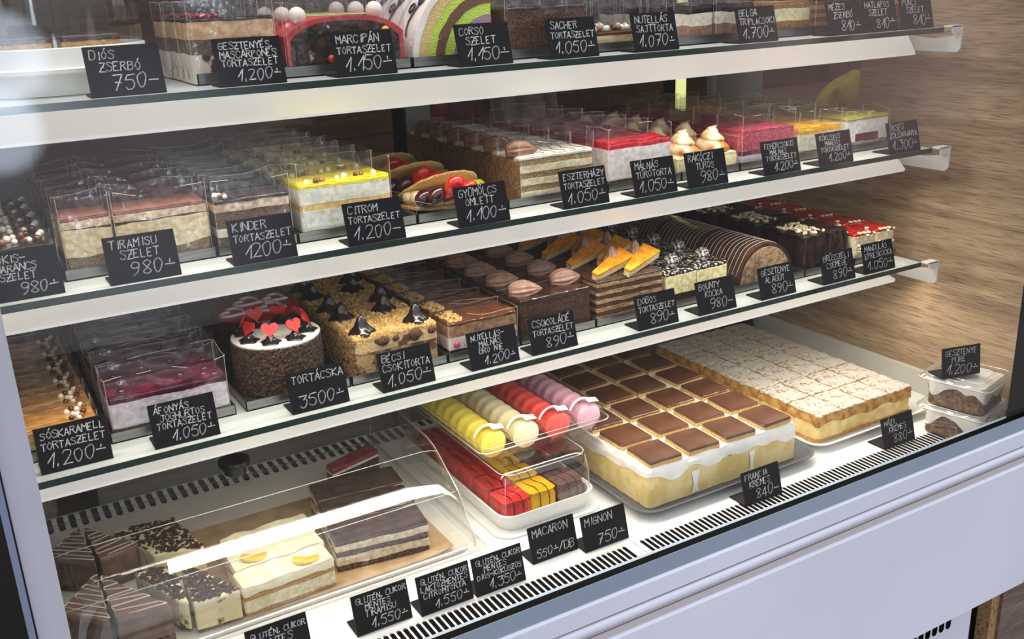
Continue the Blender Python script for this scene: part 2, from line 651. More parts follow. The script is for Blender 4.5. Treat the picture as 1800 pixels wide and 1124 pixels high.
# frame around the sliding doors at the back
for x0, x1, m in ((0.055, 0.115, GREYP), (0.688, 0.732, GREYP), (1.364, 1.488, GREYP)):
    cp('back_post', MB().box(x0, x1, 0.602, 0.63, -0.02, 1.0), m)
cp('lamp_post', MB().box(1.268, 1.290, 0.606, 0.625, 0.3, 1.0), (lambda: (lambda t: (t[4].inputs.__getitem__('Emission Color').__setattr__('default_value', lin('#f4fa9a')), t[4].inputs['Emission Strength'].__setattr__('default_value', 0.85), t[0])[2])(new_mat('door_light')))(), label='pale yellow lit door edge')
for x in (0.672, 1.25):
    cp('door_gap_shade', MB().box(x, x + 0.012, 0.604, 0.626, -0.02, 1.0), BLACK)  # black strips painted in for the dark gaps beside the posts
cp('back_rail', MB().box(0.0, 1.49, 0.602, 0.63, -0.03, 0.028), GREYP)
cp('back_glass', MB().box(0.0, 1.49, 0.612, 0.617, 0.028, 1.0), clear_mat('door_glass', (0.75, 0.74, 0.72), 0.03, 0.4))
# bottom frame below the front glass
prof = MB()
XL, XR = -0.03, 1.478
cp('glass_gasket', MB().box(XL, XR - 0.02, -0.083, -0.072, 0.060, 0.0632), BLACK)
b1 = MB().prism([(-0.086, 0.0405), (-0.084, 0.0625), (-0.066, 0.0625), (-0.066, 0.0405)], XL, XR, 'x')
cp('glass_channel', b1, BLUEG, label='blue grey glass channel')
cp('inner_apron', MB().box(0.0, 1.489, -0.066, -0.062, -0.04, 0.056), BLACK)  # apron, its floor and the deck lip are black for the gap's shade
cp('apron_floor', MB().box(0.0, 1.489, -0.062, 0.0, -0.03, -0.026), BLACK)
cp('upper_rail', MB().prism([(-0.088, 0.0115), (-0.088, 0.036), (-0.084, 0.0405), (-0.06, 0.0405), (-0.06, 0.0115)], XL, XR, 'x'), WHITEP)
cp('rail_groove', MB().box(XL, XR, -0.0862, -0.05, -0.0215, 0.0094), mat('#c4bfc0', 0.4))
cp('rail_line', MB().box(XL, XR, -0.0868, -0.06, 0.0094, 0.0114), mat('#55555c', .5))
cp('rail_line', MB().box(XL, XR, -0.0868, -0.06, -0.0105, -0.0092), mat('#6b6668', .5))
cp('rail_bead', MB().prism([(-0.0855 - 0.0045 * math.sin(t * PI / 8), 0.0005 - 0.0070 * math.cos(t * PI / 8)) for t in range(9)], XL, XR, 'x'), WHITEP, smooth=40)
cp('front_panel', MB().prism([(-0.088, -0.265), (-0.088, -0.027), (-0.084, -0.022), (-0.06, -0.022), (-0.06, -0.265)], XL, XR, 'x'), WHITEP)
pan = MB().box(XL, 1.4685, -0.006, 0.03, -0.95, -0.03)
cp('plinth', pan, WHITEP)
oval = MB()
for i in range(60):
    cx = 1.404 - i * 0.0185
    pts = []
    for k in range(9):
        t = PI * k / 8
        pts.append((cx + 0.0065 * math.cos(t), -0.358 + 0.0065 * math.sin(t)))
    for k in range(9):
        t = PI + PI * k / 8
        pts.append((cx + 0.0065 * math.cos(t), -0.374 + 0.0065 * math.sin(t)))
    oval.prism(pts, -0.0068, -0.003, 'y')
cp('plinth_vent', oval, BLACK)
# left post, black edge and right edge of the front glass
cp('corner_post', MB().prism([(-0.005, -0.084), (0.006, -0.086), (0.020, -0.084), (0.020, -0.070), (-0.005, -0.070)], 0.0405, 1.05, 'z'), mat('#b9bac4', 0.4, '#b2b3be', 5))
cp('edge_band', MB().box(-0.034, -0.0052, -0.083, -0.074, 0.0405, 1.05), mat('#141213', 0.25))
cp('edge_glass', MB().box(-0.012, -0.0065, -0.0875, -0.083, 0.0405, 1.05), mat('#7c86a0', 0.2))
cp('end_panel', MB().box(-0.16, -0.10, -0.02, 0.6, -0.9, 1.05), mat('#5b473e', 0.4, '#44342c', 4))
cp('frit_border', MB().box(1.391, 1.452, -0.0725, -0.0715, 0.0615, 1.05), BLACK)
cp('corner_post', MB().box(1.4525, 1.478, -0.086, -0.066, 0.068, 1.05), BLUEG)


# ------------------------------------------------------------------ glass shelves with LED profile and brackets
def shelf(z, label):
    s = MB().box(0.005, 1.440, 0.15, 0.575, z - 0.008, z).build('glass_shelf', SHELFG)
    tag(s, label, 'shelf', 'glass shelves of the display case')
    ed = mat('#16302a', 0.15, coat=0.3)
    MB().box(0.005, 1.440, 0.1492, 0.1500, z - 0.008, z).build('shelf_edge', ed, s)
    pr = [(0.1500, -0.0083), (0.1520, -0.0085), (0.1985, -0.0415), (0.1995, -0.0440), (0.1965, -0.0445), (0.1935, -0.0425), (0.1495, -0.0112)]
    pr = [(0.1495, -0.0085), (0.1935, -0.0410), (0.1945, -0.0440), (0.1975, -0.0445), (0.2000, -0.0420), (0.1560, -0.0085)]
    mbp = MB()
    n_ = len(pr)
    mbp.add([(0.0, q[0], z + q[1]) for q in pr] + [(1.352 + (q[0] - .1495) * 1.75, q[0], z + q[1]) for q in pr],
            [(k, (k + 1) % n_, n_ + (k + 1) % n_, n_ + k) for k in range(n_)] + [tuple(range(n_))[::-1], tuple(range(n_, 2 * n_))])
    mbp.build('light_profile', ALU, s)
    for x0, x1, y1 in ((1.462, 1.4655, 0.58), (0.012, 0.0155, 0.58)):
        out = [(0.139, z - 0.040), (0.133, z - 0.034), (0.133, z + 0.002), (0.1475, z + 0.002), (0.1475, z - 0.014), (0.185, z - 0.020), (0.3, z - 0.0095), (y1, z - 0.0095), (y1, z - 0.055), (0.40, z - 0.055), (0.24, z - 0.040)]
        br = MB().prism(out, x0, x1, 'x')
        if x0 > 1:
            br.box(1.436, 1.462, 0.133, 0.1475, z + 0.0005, z + 0.003).box(1.4405, 1.462, 0.133, 0.135, z - 0.009, z + 0.002)
        br.build('shelf_bracket', WHITE, s)
    return s


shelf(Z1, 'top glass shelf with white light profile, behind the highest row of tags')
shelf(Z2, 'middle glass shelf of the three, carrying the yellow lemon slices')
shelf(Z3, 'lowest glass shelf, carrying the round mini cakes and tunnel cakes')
# diffuse white mixed into the shelf glass gives the shelves their pale tops
# ------------------------------------------------------------------ chalk lettering
GL = {
    'A': '00 26 40|12 32', 'B': '00 06|~06 36 45 34 03|~03 34 42 30 00', 'C': '~45 36 16 04 02 10 30 41', 'D': '00 06|~06 26 45 41 20 00',
    'E': '36 06 00 30|03 23', 'F': '06 00|06 36|03 23', 'G': '~45 36 16 04 02 10 30 41 43|43 23', 'H': '00 06|40 46|03 43', 'I': '20 26',
    'J': '~36 31 20 10 01|16 46', 'K': '00 06|46 03 40', 'L': '06 00 30', 'M': '00 06 23 46 40', 'N': '00 06 40 46',
    'O': '~26 15 03 11 20 31 43 35 26', 'P': '00 06|~06 36 45 34 03', 'R': '00 06|~06 36 45 34 03|23 40', 'S': '~45 36 16 05 14 33 42 30 10 01',
    'T': '06 46|26 20', 'U': '~06 01 10 30 41 46', 'V': '06 20 46', 'Y': '06 23 46|23 20', 'Z': '06 46 00 40|13 33',
    '0': '~26 05 02 10 20 31 44 36 26', '1': '02 36 20', '2': '~05 16 36 45 33 00|00 40', '3': '06 46 24|~24 44 42 30 10 01', '4': '30 36 02 42',
    '5': '46 16 04|~04 34 42 30 10 01', '6': '~46 14 02 10 30 42 33 02', '7': '06 46 10|13 33', '8': '~26 05 14 32 41 20 01 12 34 45 26',
    '9': '~44 23 04 16 36 45 44 31 10', '.': '10 11', '-': '03 43', '=': '03 43|24 25', ',': '11 00', '/': '00 47', ' ': '', ':': '11 12|14 15'}
ACC = {'Á': 'A', 'É': 'E', 'Í': 'I', 'Ó': 'O', 'Ö': 'O', 'Ő': 'O', 'Ú': 'U', 'Ü': 'U'}
for k, v in ACC.items():
    GL[k] = GL[v] + {'Ö': '|17 18|37 38', 'Ü': '|17 18|37 38', 'Ő': '|17 28|37 48'}.get(k, '|27 38')


def smooth_line(p, it=2):
    for _ in range(it):
        q = [p[0]]
        for a, b in zip(p, p[1:]):
            q += [a.lerp(b, 0.25), a.lerp(b, 0.75)]
        q.append(p[-1])
        p = q
    return p


def write(mb, text, u, v, cap, rnd, slant=0.08, wid=0.00105, adv=0.92, y=-0.0003):
    """ribbons in the tag's own plane: x = u, z = v"""
    w = cap * 0.62
    for ch in text:
        g = GL.get(ch, '')
        dv = rnd.uniform(-.06, .06) * cap
        sc = rnd.uniform(.92, 1.08)
        for st in g.split('|'):
            if not st: continue
            sm = st[0] == '~'
            p = [Vector((int(a[0]) / 4, int(a[1]) / 6)) for a in st.strip('~').split()]
            p = [q + Vector((rnd.uniform(-.05, .05), rnd.uniform(-.03, .03))) for q in p]
            if sm: p = smooth_line(p)
            p = [Vector((u + (q.x * w + q.y * cap * slant) * sc, v + dv + q.y * cap * sc)) for q in p]
            for i in range(len(p) - 1):
                a, b = p[i], p[i + 1]
                t = b - a
                if t.length < 1e-6: continue
                t.normalize()
                a2, b2 = a - t * wid * .4, b + t * wid * .4
                nn = Vector((-t.y, t.x)) * wid * .5
                mb.add([(q.x, y, q.y) for q in (a2 - nn, b2 - nn, b2 + nn, a2 + nn)], [(0, 1, 2, 3)])
        u += w * (0.55 if ch in 'I1. ,' else 1.0) + cap * 0.17 if ch != ' ' else cap * 0.45
    return u


def text_w(text, cap):
    w = cap * 0.62
    return sum((cap * 0.45 if ch == ' ' else w * (0.55 if ch in 'I1. ,' else 1.0) + cap * 0.17) for ch in text)


TAG_N = [0]


def price_tag(x, y, z, lines, price, label, lean=15, rz=0.0, w=0.074, h=0.050):
    TAG_N[0] += 1
    rnd = random.Random(TAG_N[0])
    root = thing('price_tag', label, 'price tag', (x, y, z), rz, 'black chalk price tags')
    L = math.radians(lean)
    th = 0.0022
    face = MB().box(0, w, 0, th, 0, h).build('tag_face', TAGM, root)
    face.rotation_euler = (-L, 0, 0)
    face.location = (0, 0, 0.0014)
    MB().box(0, w, 0.0005, 0.036, 0.0003, 0.0022).build('tag_foot', TAGM, root)
    mb = MB()
    n = len(lines)
    cap = {1: 0.0105, 2: 0.0088, 3: 0.0072}[n]
    pit = {1: 0.012, 2: 0.0120, 3: 0.0092}[n]
    top = h - 0.0045 - cap
    for i, s in enumerate(lines):
        c = min(cap, cap * (w - 0.007) / max(1e-6, text_w(s, cap)))
        free = w - 0.005 - text_w(s, c)
        u = 0.0035 + max(0, min(free, (0.002 if i == 0 else 0.4 * free))) * rnd.uniform(.8, 1.1)
        write(mb, s, u, top - i * pit, c, rnd)
    o = mb.build('chalk_lettering', CHALK, face, fixn=False)
    mb = MB()
    pc = 0.0150 if n < 3 else 0.0118
    pc = min(pc, pc * (w - 0.012) / text_w(price, pc))
    write(mb, price, w - 0.004 - text_w(price, pc), 0.0055 if n < 3 else 0.0045, pc, rnd, wid=0.00115)
    mb.build('chalk_price', CHALK, face, fixn=False)
    return root


def tags(z, rows):
    for x, y, lines, price, lab in rows:
        price_tag(x, y - (.004 if z else 0), z, lines.split('|'), price, lab)


B = 'black chalk price tag '
tags(Z1, [
    (0.1465, 0.164, 'DIÓS|ZSERBÓ', '750-', B + 'in front of the round clear cake dome'),
    (0.2755, 0.162, 'GESZTENYÉS,|MASCARPONÉS|TORTASZELET', '1.200=', B + 'in front of the chestnut mascarpone slices, top shelf'),
    (0.4085, 0.162, 'MARCIPÁN|TORTASZELET', '1.150=', B + 'in front of the red marzipan slices'),
    (0.565, 0.162, 'CORSO|SZELET', '1.150=', B + 'in front of the green and brown arched roll slices'),
    (0.695, 0.162, 'SACHER|TORTASZELET', '1.050=', B + 'in front of the plain brown chocolate sponge slices, top shelf'),
    (0.828, 0.162, 'NUTELLÁS|SAJTTORTA', '1.070=', B + 'in front of the cheesecake slices with chocolate pearls'),
    (1.0115, 0.162, 'BELGA|TRIPLACSOKI', '1.700=', B + 'in front of the brown and white mousse slices, top shelf'),
    (1.190, 0.162, 'MÉZES|ZSERBÓ', '810=', B + 'third from the right end of the top shelf'),
    (1.267, 0.162, 'HATLAPOS|SZELET', '810=', B + 'second from the right end of the top shelf'),
    (1.352, 0.162, 'PUNCS|SZELET', '810=', B + 'last at the right end of the top shelf')])
tags(Z2, [
    (0.0150, 0.166, 'CSOKIS-|NARANCS|SZELET', '980=', B + 'at the left end of the middle shelf beside the post'),
    (0.133, 0.160, 'TIRAMISU|SZELET', '980=', B + 'in front of the cocoa topped tiramisu slices, middle shelf'),
    (0.2635, 0.1545, 'KINDER|TORTASZELET', '1200=', B + 'in front of the dark glazed striped slices beside the lemon ones'),
    (0.4003, 0.154, 'CITROM|TORTASZELET', '1.200-', B + 'in front of the yellow lemon slices'),
    (0.5474, 0.154, 'GYÜMÖLCS|OMLETT', '1.100=', B + 'in front of the folded fruit omelettes'),
    (0.7068, 0.158, 'ESZTERHÁZY|TORTASZELET', '1.050=', B + 'in front of the walnut layer slices with brown rosettes'),
    (0.8234, 0.1554, 'MÁLNÁS|TÚRÓTORTA', '1.050=', B + 'in front of the white slices with red raspberry jelly'),
    (0.9175, 0.1545, 'RÁKÓCZI|TÚRÓS', '980=', B + 'in front of the toasted meringue swirls'),
    (1.0633, 0.154, 'FEHÉRCSOKIS|MÁLNÁS|TORTASZELET', '1.200=', B + 'in front of the pink raspberry mousse slices'),
    (1.1781, 0.154, 'KÓKUSZOS|MANGÓS|TORTASZELET', '1.200=', B + 'in front of the orange mango topped slices'),
    (1.3371, 0.154, 'ŐRSÉG|ZÖLDARANYA', '1.300=', B + 'at the right end of the middle shelf')])
tags(Z3, [
    (0.0316, 0.170, 'SÓSKARAMELL|TORTASZELET', '1.200=', B + 'in front of the salted caramel slices beside the left post'),
    (0.1500, 0.1635, 'ÁFONYÁS|JOGHURTOS|TORTASZELET', '1.050=', B + 'in front of the purple blueberry yoghurt slices'),
    (0.3120, 0.165, 'TORTÁCSKA', '3500=', B + 'priced 3500 in front of the round mini cakes'),
    (0.4305, 0.163, 'BÉCSI|CSOKITORTA', '1.050=', B + 'in front of the nut covered cake with black kisses'),
    (0.5578, 0.162, 'NUTELLÁS-|MÁLNÁS|BROWNIE', '1.200=', B + 'in front of the raspberry brownie slices'),
    (0.6539, 0.163, 'CSOKOLÁDÉ|TORTASZELET', '890=', B + 'in front of the dark chocolate slices with piped rosettes'),
    (0.8314, 0.158, 'DOBOS|TORTASZELET', '890=', B + 'in front of the slices with orange caramel wedges'),
    (0.9454, 0.158, 'BOUNTY|KOCKA', '980-', B + 'in front of the pale cubes with coconut truffles'),
    (1.0716, 0.158, 'GESZTENYE|ALAGÚT', '890=', B + 'in front of the chocolate tunnel cakes'),
    (1.2068, 0.157, 'BRÜSSZELI|CSEMEGE', '890=', B + 'in front of the lumpy dark chocolate blocks'),
    (1.3050, 0.158, 'MANDULÁS|EPRESKOCKA', '1.050=', B + 'in front of the red strawberry jelly cubes')])
tags(0.0, [
    (0.2000, 0.062, 'GLUTÉN, CUKOR|MENTES', '1.550-', B + 'on the white deck, cut by the bottom frame edge'),
    (0.3297, 0.0585, 'GLUTÉN, CUKOR|MENTES|TIRAMISU', '1.550=', B + 'reading MENTES TIRAMISU on the white deck before the large dome'),
    (0.4138, 0.0520, 'GLUTÉN, CUKOR|LAKTÓZMENTES|CITROMTORTA', '1.550=', B + 'reading CITROMTORTA on the white deck'),
    (0.4916, 0.0500, 'GLUTÉN, CUKOR|MENTES|DIÓS-KÓKUSZOS', '1.350=', B + 'reading KÓKUSZOS on the white deck'),
    (0.5915, 0.0745, 'MACARON', '550=/DB', B + 'reading MACARON in front of the clear tubs'),
    (0.6672, 0.0585, 'MIGNON', '750=', B + 'reading MIGNON in front of the petit four tub'),
    (0.9352, 0.0300, 'FRANCIA|KRÉMES', '840-', B + 'in front of the cream cake with chocolate squares'),
    (1.2500, 0.0410, 'HÁZI|KRÉMES', '880=', B + 'in front of the sugar dusted custard slab')])


# ------------------------------------------------------------------ decorations
def kiss(r, h, lobes=0, lobe=0.0, twist=0.0, n=24, steps=12, lean=0.0):
    prof = []
    for k in range(steps + 1):
        t = k / steps
        rr = r * (1 - t) ** 0.75 * (1 + 0.12 * math.sin(t * 9)) if t < 1 else 0.0003
        rr = max(rr, 0.0004)
        if k == 0: rr = r * 0.82
        prof.append((rr, h * (t ** 1.15)))
    return prof


def rosette(mb, x, y, z, r, h, lobes=7, seed=0):
    mb.lathe(kiss(r, h), x, y, z, 28, 0.14, lobes, 0.42)
    return mb


def shell_dollop(mb, x, y, z, r, length, ang, seed=0):
    """a piped shell: ribbed drop lying on its side"""
    M = Matrix.Rotation(ang, 3, 'Z') @ Matrix.Rotation(PI / 2, 3, 'Y')
    prof = []
    for k in range(12):
        t = k / 11
        prof.append((max(0.0005, r * math.sin(PI * min(1, 0.12 + t * 0.88)) ** 0.8 * (1.1 - 0.35 * t)), (t - 0.4) * length))
    mb.lathe(prof, x, y, z + r * 0.55, 60, 0.075, 12, 0.22, 1, 1, M)
    return mb


def pearls(root, spots, z, rnd, r=0.0034):
    for i, (x, y) in enumerate(spots):
        m = (PEARLW, PEARLB, PEARLM, PEARLW)[i % 4]
        MB().ball(x, y, z + r * 0.8, r * rnd.uniform(.85, 1.15)).build('chocolate_pearl', m, root, smooth=True)


def bits(root, name, m, area, zf, n, rnd, size=0.0018, spread=None):
    mb = MB()
    for i in range(n):
        x = rnd.uniform(area[0], area[1]); y = rnd.uniform(area[2], area[3])
        s = size * rnd.uniform(.6, 1.3)
        M = Matrix.Rotation(rnd.uniform(0, 6.3), 3, Vector((rnd.uniform(-1, 1), rnd.uniform(-1, 1), rnd.uniform(-1, 1))).normalized())
        c = Vector((x, y, zf(x, y) + s * 0.4))
        vs = [c + M @ Vector((a * s, b * s * .8, d * s * .6)) for a in (-1, 1) for b in (-1, 1) for d in (-1, 1)]
        mb.add(vs, [(0, 1, 3, 2), (4, 6, 7, 5), (0, 4, 5, 1), (2, 3, 7, 6), (0, 2, 6, 4), (1, 5, 7, 3)])
    o = mb.build(name, m, root)
    o['kind'] = 'stuff'
    return o


def tray(x0, x1, y0, y1, z, label, m=None, h=0.0125):
    """shallow steel tray with upright lips"""
    t = 0.0012
    mb = MB().box(x0, x1, y0, y1, z, z + 0.0015)
    mb.box(x0, x1, y0, y0 + t, z, z + h).box(x0, x1, y1 - t, y1, z, z + h).box(x0, x0 + t, y0, y1, z, z + h).box(x1 - t, x1, y0, y1, z, z + h)
    o = mb.build('steel_tray', m or STEEL)
    tag(o, label, 'tray', 'steel trays under the cakes')
    return o


def slice_proto(name, w, d, layers, seed, film_h=None, corner=0.0025, poly=None):
    root = thing(name)
    p = poly or rect(w, d)
    h = layered(root, p, layers, seed, corner)
    if film_h is not None:
        film(root, p, h + film_h, seed)
    return root, h


rnd = random.Random(5)
TZ = 0.0018     # cakes stand on the tray floor

exec_rows = []
# ================================================================== MIDDLE SHELF (Z2)
z = Z2
for x0, x1, lab in ((-0.01, 0.0925, 'orange slices'), (0.0945, 0.2585, 'tiramisu slices'), (0.2605, 0.356, 'dark glazed striped slices'), (0.3575, 0.5145, 'yellow lemon slices'),
                    (0.5165, 0.6490, 'fruit omelettes'), (0.6510, 0.8135, 'walnut layer slices'), (0.8150, 0.9475, 'raspberry curd slices'), (0.949, 1.0625, 'meringue topped slices'),
                    (1.064, 1.1845, 'pink mousse slices'), (1.186, 1.2865, 'mango slices'), (1.288, 1.4135, 'green glazed slices')):
    tray(x0, x1, 0.205, 0.565, z + 0.0003, 'steel tray under the ' + lab + ' on the middle shelf')
y0 = 0.205 + 0.004
# chocolate orange
r, h = slice_proto('chocolate_orange_slice', 0.094, 0.052, [
    ('sponge_layer', sponge('#8a5a2c', '#b98a50'), 12, 1, 0, .4), ('orange_jelly', glaze('#8a4516', '#a65a20', 0.25), 24, 1.5, .3, .3), ('chocolate_glaze', DARKGLAZE, 8, 1, .6, .3)], 11, 0.004)
pearls(r, [(rnd.uniform(-.04, .04), rnd.uniform(-.02, .02)) for _ in range(16)], h, rnd, 0.0038)
row(r, 0.045, y0 + 0.026, z + TZ, 5, 0.058, 'dark glazed orange slice with white pearls, {o} in its row beside the left post', 'cake slice', 'chocolate orange slices on the middle shelf', 1)
# tiramisu
TI = [('cream_layer', VANCR, 9, 1, .2, .3), ('sponge_layer', sponge('#7d6242', '#a68a62'), 12, 4, -.3, .5), ('mascarpone_layer', cream('#dcc596', '#f0e2bd'), 31, 3, .5, .7),
      ('cocoa_line', sponge('#3a251c', '#6a4c3a'), 2, 1.5, .2, .5), ('cream_top', cream('#c9a888', '#e6d0b4'), 8, 1.2, .6, .8), ('cocoa_top', mat('#6b3f30', 0.85, '#7d4d3c', 300, .2, 500), 3, .8, .2, .3)]
r, h = slice_proto('tiramisu_slice', 0.050, 0.060, TI, 21, 0.020)
row(r, 0.1245, y0 + 0.030, z + TZ, 5, 0.066, 'tiramisu slice with cocoa top, {o} in the left column of its tray', 'cake slice', 'narrow tiramisu slices on the middle shelf', 2)
r, h = slice_proto('tiramisu_slice', 0.100, 0.060, TI, 27, 0.022)
row(r, 0.2055, y0 + 0.030, z + TZ, 5, 0.066, 'wide tiramisu slice with cocoa top, {o} in the right column of its tray', 'cake slice', 'wide tiramisu slices on the middle shelf', 3)
# dark glazed striped slices
r, h = slice_proto('striped_cream_slice', 0.088, 0.052, [
    ('sponge_layer', GREYSP, 20, .8, 0, .5), ('cream_layer', WHITECR, 10, 1, .4, .4), ('sponge_layer', GREYSP, 19, 1, 0, .5), ('mascarpone_layer', cream('#c7a27c', '#ecdcc6'), 10, 1.2, .3, .5), ('chocolate_glaze', DARKGLAZE, 4, 1.2, .6, .4)], 31, 0.022)
pearls(r, [(-.038 + rnd.uniform(0, .012), rnd.uniform(-.022, .0)) for _ in range(5)], h, rnd)
row(r, 0.3085, y0 + 0.026, z + TZ, 6, 0.058, 'grey sponge and cream slice under dark glaze, {o} in its row', 'cake slice', 'dark glazed striped slices on the middle shelf', 4)
# lemon
r, h = slice_proto('lemon_slice', 0.118, 0.054, [
    ('sponge_layer', sponge('#96762e', '#c9a24c'), 11, 1, -.2, .5), ('cream_layer', cream('#d4d2c4', '#ecebe0'), 24, 1.2, .4, .4), ('lemon_curd', cream('#e0b468', '#ecc888'), 8, 1, .2, .3),
    ('cream_layer', cream('#dcdccc', '#f0eeda'), 19, 1, .4, .4), ('yellow_glaze', glaze('#f2d800', '#f8e428', 0.2), 5, 1.6, .6, .5)], 41, 0.024)
pearls(r, [(-.048 + .013 * i + rnd.uniform(-.004, .004), -.018 + .0015 * i + rnd.uniform(-.003, .003)) for i in range(8)], h - .001, rnd, 0.0036)
row(r, 0.4235, y0 + 0.027, z + TZ, 6, 0.0585, 'yellow glazed lemon slice dotted with chocolate pearls, {o} in its row', 'cake slice', 'yellow lemon slices', 5)


# folded fruit omelette
def omelette():
    root = thing('fruit_omelette')
    n = 20
    R, t = 0.058, 0.011
    # two sponge lips: lower flat half disc and upper curved half disc
    def half(zc, bend, name):
        mb = MB(); vs = []; fs = []
        m_ = 9
        for k in range(m_):
            rr = R * k / (m_ - 1)
            for i in range(n + 1):
                a = PI * i / n
                x = rr * math.cos(a); yy = rr * math.sin(a)
                zz = zc + bend * yy + 0.0015 * noise.noise(Vector((x * 90, yy * 90, zc * 50)))
                drop = 0.004 * (k / (m_ - 1)) ** 6
                vs.append((x, -yy, zz + t / 2 - drop))
                vs.append((x, -yy, zz - t / 2 + drop))
        W = (n + 1) * 2
        for k in range(m_ - 1):
            for i in range(n):
                a = k * W + i * 2
                fs += [(a, a + 2, a + W + 2, a + W), (a + 1, a + W + 1, a + W + 3, a + 3)]
        a = (m_ - 1) * W
        for i in range(n):
            fs.append((a + i * 2, a + i * 2 + 2, a + i * 2 + 3, a + i * 2 + 1))
        for k in range(m_ - 1):
            for i in (0, n):
                q = k * W + i * 2
                fs.append((q, q + W, q + W + 1, q + 1))
        o = mb.add(vs, fs).build(name, sponge('#d8a252', '#f0cc8a'), root, smooth=50)
        return o
    half(0.006, 0.02, 'sponge_flap').location.y = 0.028
    u = half(0.018, 0.60, 'sponge_flap')
    u.location.y = 0.034
    cr = MB()
    for i in range(10):
        a = PI * (0.06 + 0.88 * i / 9)
        cr.ball(0.046 * math.cos(a), 0.026 - 0.046 * math.sin(a), 0.019, 0.0125, 12, 0.85)
    cr.build('cream_filling', VANCR, root, smooth=True)
    for (x, yy, zz, s, ry) in ((-0.006, -0.036, 0.034, 0.019, 0.5), (0.012, -0.042, 0.028, 0.017, -0.5)):
        mb = MB().lathe([(0.0006, -1.25 * s), (0.45 * s, -0.8 * s), (0.8 * s, -.1 * s), (0.85 * s, .45 * s), (0.5 * s, .85 * s), (0.0005, .95 * s)], 0, 0, 0, 14, 0, 1, 0, 1, 0.62)
        o = mb.build('strawberry_piece', STRAW, root, smooth=True); o.location = (x, yy, zz); o.rotation_euler = (0.5, ry, 0.3)
    for (x, yy, zz) in ((0.030, -0.034, 0.031), (0.041, -0.024, 0.029)):
        o = MB().lathe([(0.003, -.003), (0.0095, -.002), (0.0105, 0), (0.0095, .002), (0.003, .003)], 0, 0, 0, 16).build('kiwi_slice', glaze('#8aa02a', '#b4c24c', 0.2), root, smooth=True)
        o.location = (x, yy, zz); o.rotation_euler = (0.9, 0.2, 0.4)
    for (x, yy, zz) in ((-0.031, -0.033, 0.028), (-0.044, -0.020, 0.024)):
        o = MB().ball(0, 0, 0, 0.0105, 14, 1.35).build('grape_half', glaze('#2e1016', '#4a1a22', 0.15), root, smooth=True)
        o.location = (x, yy, zz); o.rotation_euler = (0, 1.0, 0.2)
    return root


r = omelette()
film(r, rect(0.124, 0.072), 0.022, 51)
row(r, 0.5835, y0 + 0.046, z + TZ + .001, 3, 0.100, 'folded sponge omelette with strawberry, kiwi and grape, {o} in its tray', 'pastry', 'folded fruit omelettes', 6)
# walnut layers
WAL = sponge('#7f6848', '#b39a74')
BUT = cream('#d2c49a', '#e8dfc0')
EL = []
for i in range(4):
    EL.append(('sponge_layer', WAL, 8.5, .8, -.2, .6))
    if i < 3: EL.append(('buttercream_layer', BUT, 9, .9, .4, .5))
EL.append(('white_icing', mat('#d8cdc0', 0.3, '#efe6da', 30, .05, 60), 4, .6, .4, .2))
r, h = slice_proto('walnut_layer_slice', 0.118, 0.054, EL, 61, 0.020)
MB().box(-0.0655, -0.0600, -0.0265, 0.0265, 0.0, h - 0.004).build('chocolate_side', sponge('#5e4028', '#8a6644'), r)
shell_dollop(MB(), -0.048, -0.006, h - .002, 0.0145, 0.044, -.3).build('piped_rosette', mat('#6a4634', .5, '#8a6450', 100, .2, 300), r, smooth=True)
ic = MB()
for i in range(5):
    ic.tube([(-.02 + .017 * i + .004 * math.sin(k * 1.1), -.026 + .0065 * k, h + .0009) for k in range(9)], 0.0005, 4)
ic.build('chocolate_line', PEARLB, r)
row(r, 0.732, y0 + 0.027, z + TZ, 6, 0.0585, 'walnut and cream layer slice with a brown rosette, {o} in its row', 'cake slice', 'walnut layer slices', 7)
# raspberry curd
r, h = slice_proto('raspberry_curd_slice', 0.108, 0.054, [
    ('sponge_layer', sponge('#5a4230', '#846750'), 14, 1, 0, .5), ('curd_cream', cream('#e2d6d2', '#f6eeea'), 44, 1.2, .5, .6), ('raspberry_jelly', glaze('#b8101f', '#d63340', 0.15), 8, 3.0, .4, .6)], 71, 0.022)
row(r, 0.876, y0 + 0.027, z + TZ, 6, 0.0585, 'white curd slice with red raspberry jelly top, {o} in its row', 'cake slice', 'raspberry curd slices', 8)
# meringue topped
r, h = slice_proto('meringue_slice', 0.055, 0.058, [
    ('shortcrust_base', sponge('#b08a50', '#d8b878'), 9, .6, 0, .5), ('curd_filling', cream('#e8d9a2', '#f6ecc6'), 20, .8, .4, .4)], 81, 0.022)
prof = []
mb = MB(); vs = []; fs = []
NS, NT = 36, 48
for k in range(NT):
    t = k / (NT - 1)
    for i in range(NS):
        a = 2 * PI * i / NS
        ph = t * 3.2 + a / (2 * PI)
        fr_ = ph % 1.0
        rr = 0.0285 * (1 - t ** 1.7) ** 0.9 * (0.80 + 0.24 * math.sin(PI * fr_) ** .7) * (1 - .30 * t) + 0.0012 * (1 - t) + .0002
        hook = max(0, t - .86) * .08
        vs.append((rr * math.cos(a) + hook, rr * math.sin(a), 0.044 * t ** .95 - hook * .3))
for k in range(NT - 1):
    for i in range(NS):
        j = (i + 1) % NS
        fs.append((k * NS + i, k * NS + j, (k + 1) * NS + j, (k + 1) * NS + i))
fs.append(tuple((NT - 1) * NS + i for i in range(NS)))
o = mb.add(vs, fs).build('meringue_swirl', mat('#f0dcb2', 0.45, '#bd7628', 42, .1, 80, (0.40, 0.56)), r, smooth=True)
o.location.z = h - .001
row(r, [0.974, 1.033], y0 + 0.029, z + TZ, 5, 0.064, 'pale slice crowned with toasted meringue, {o} in the {c} column', 'cake slice', 'meringue topped slices', 9)
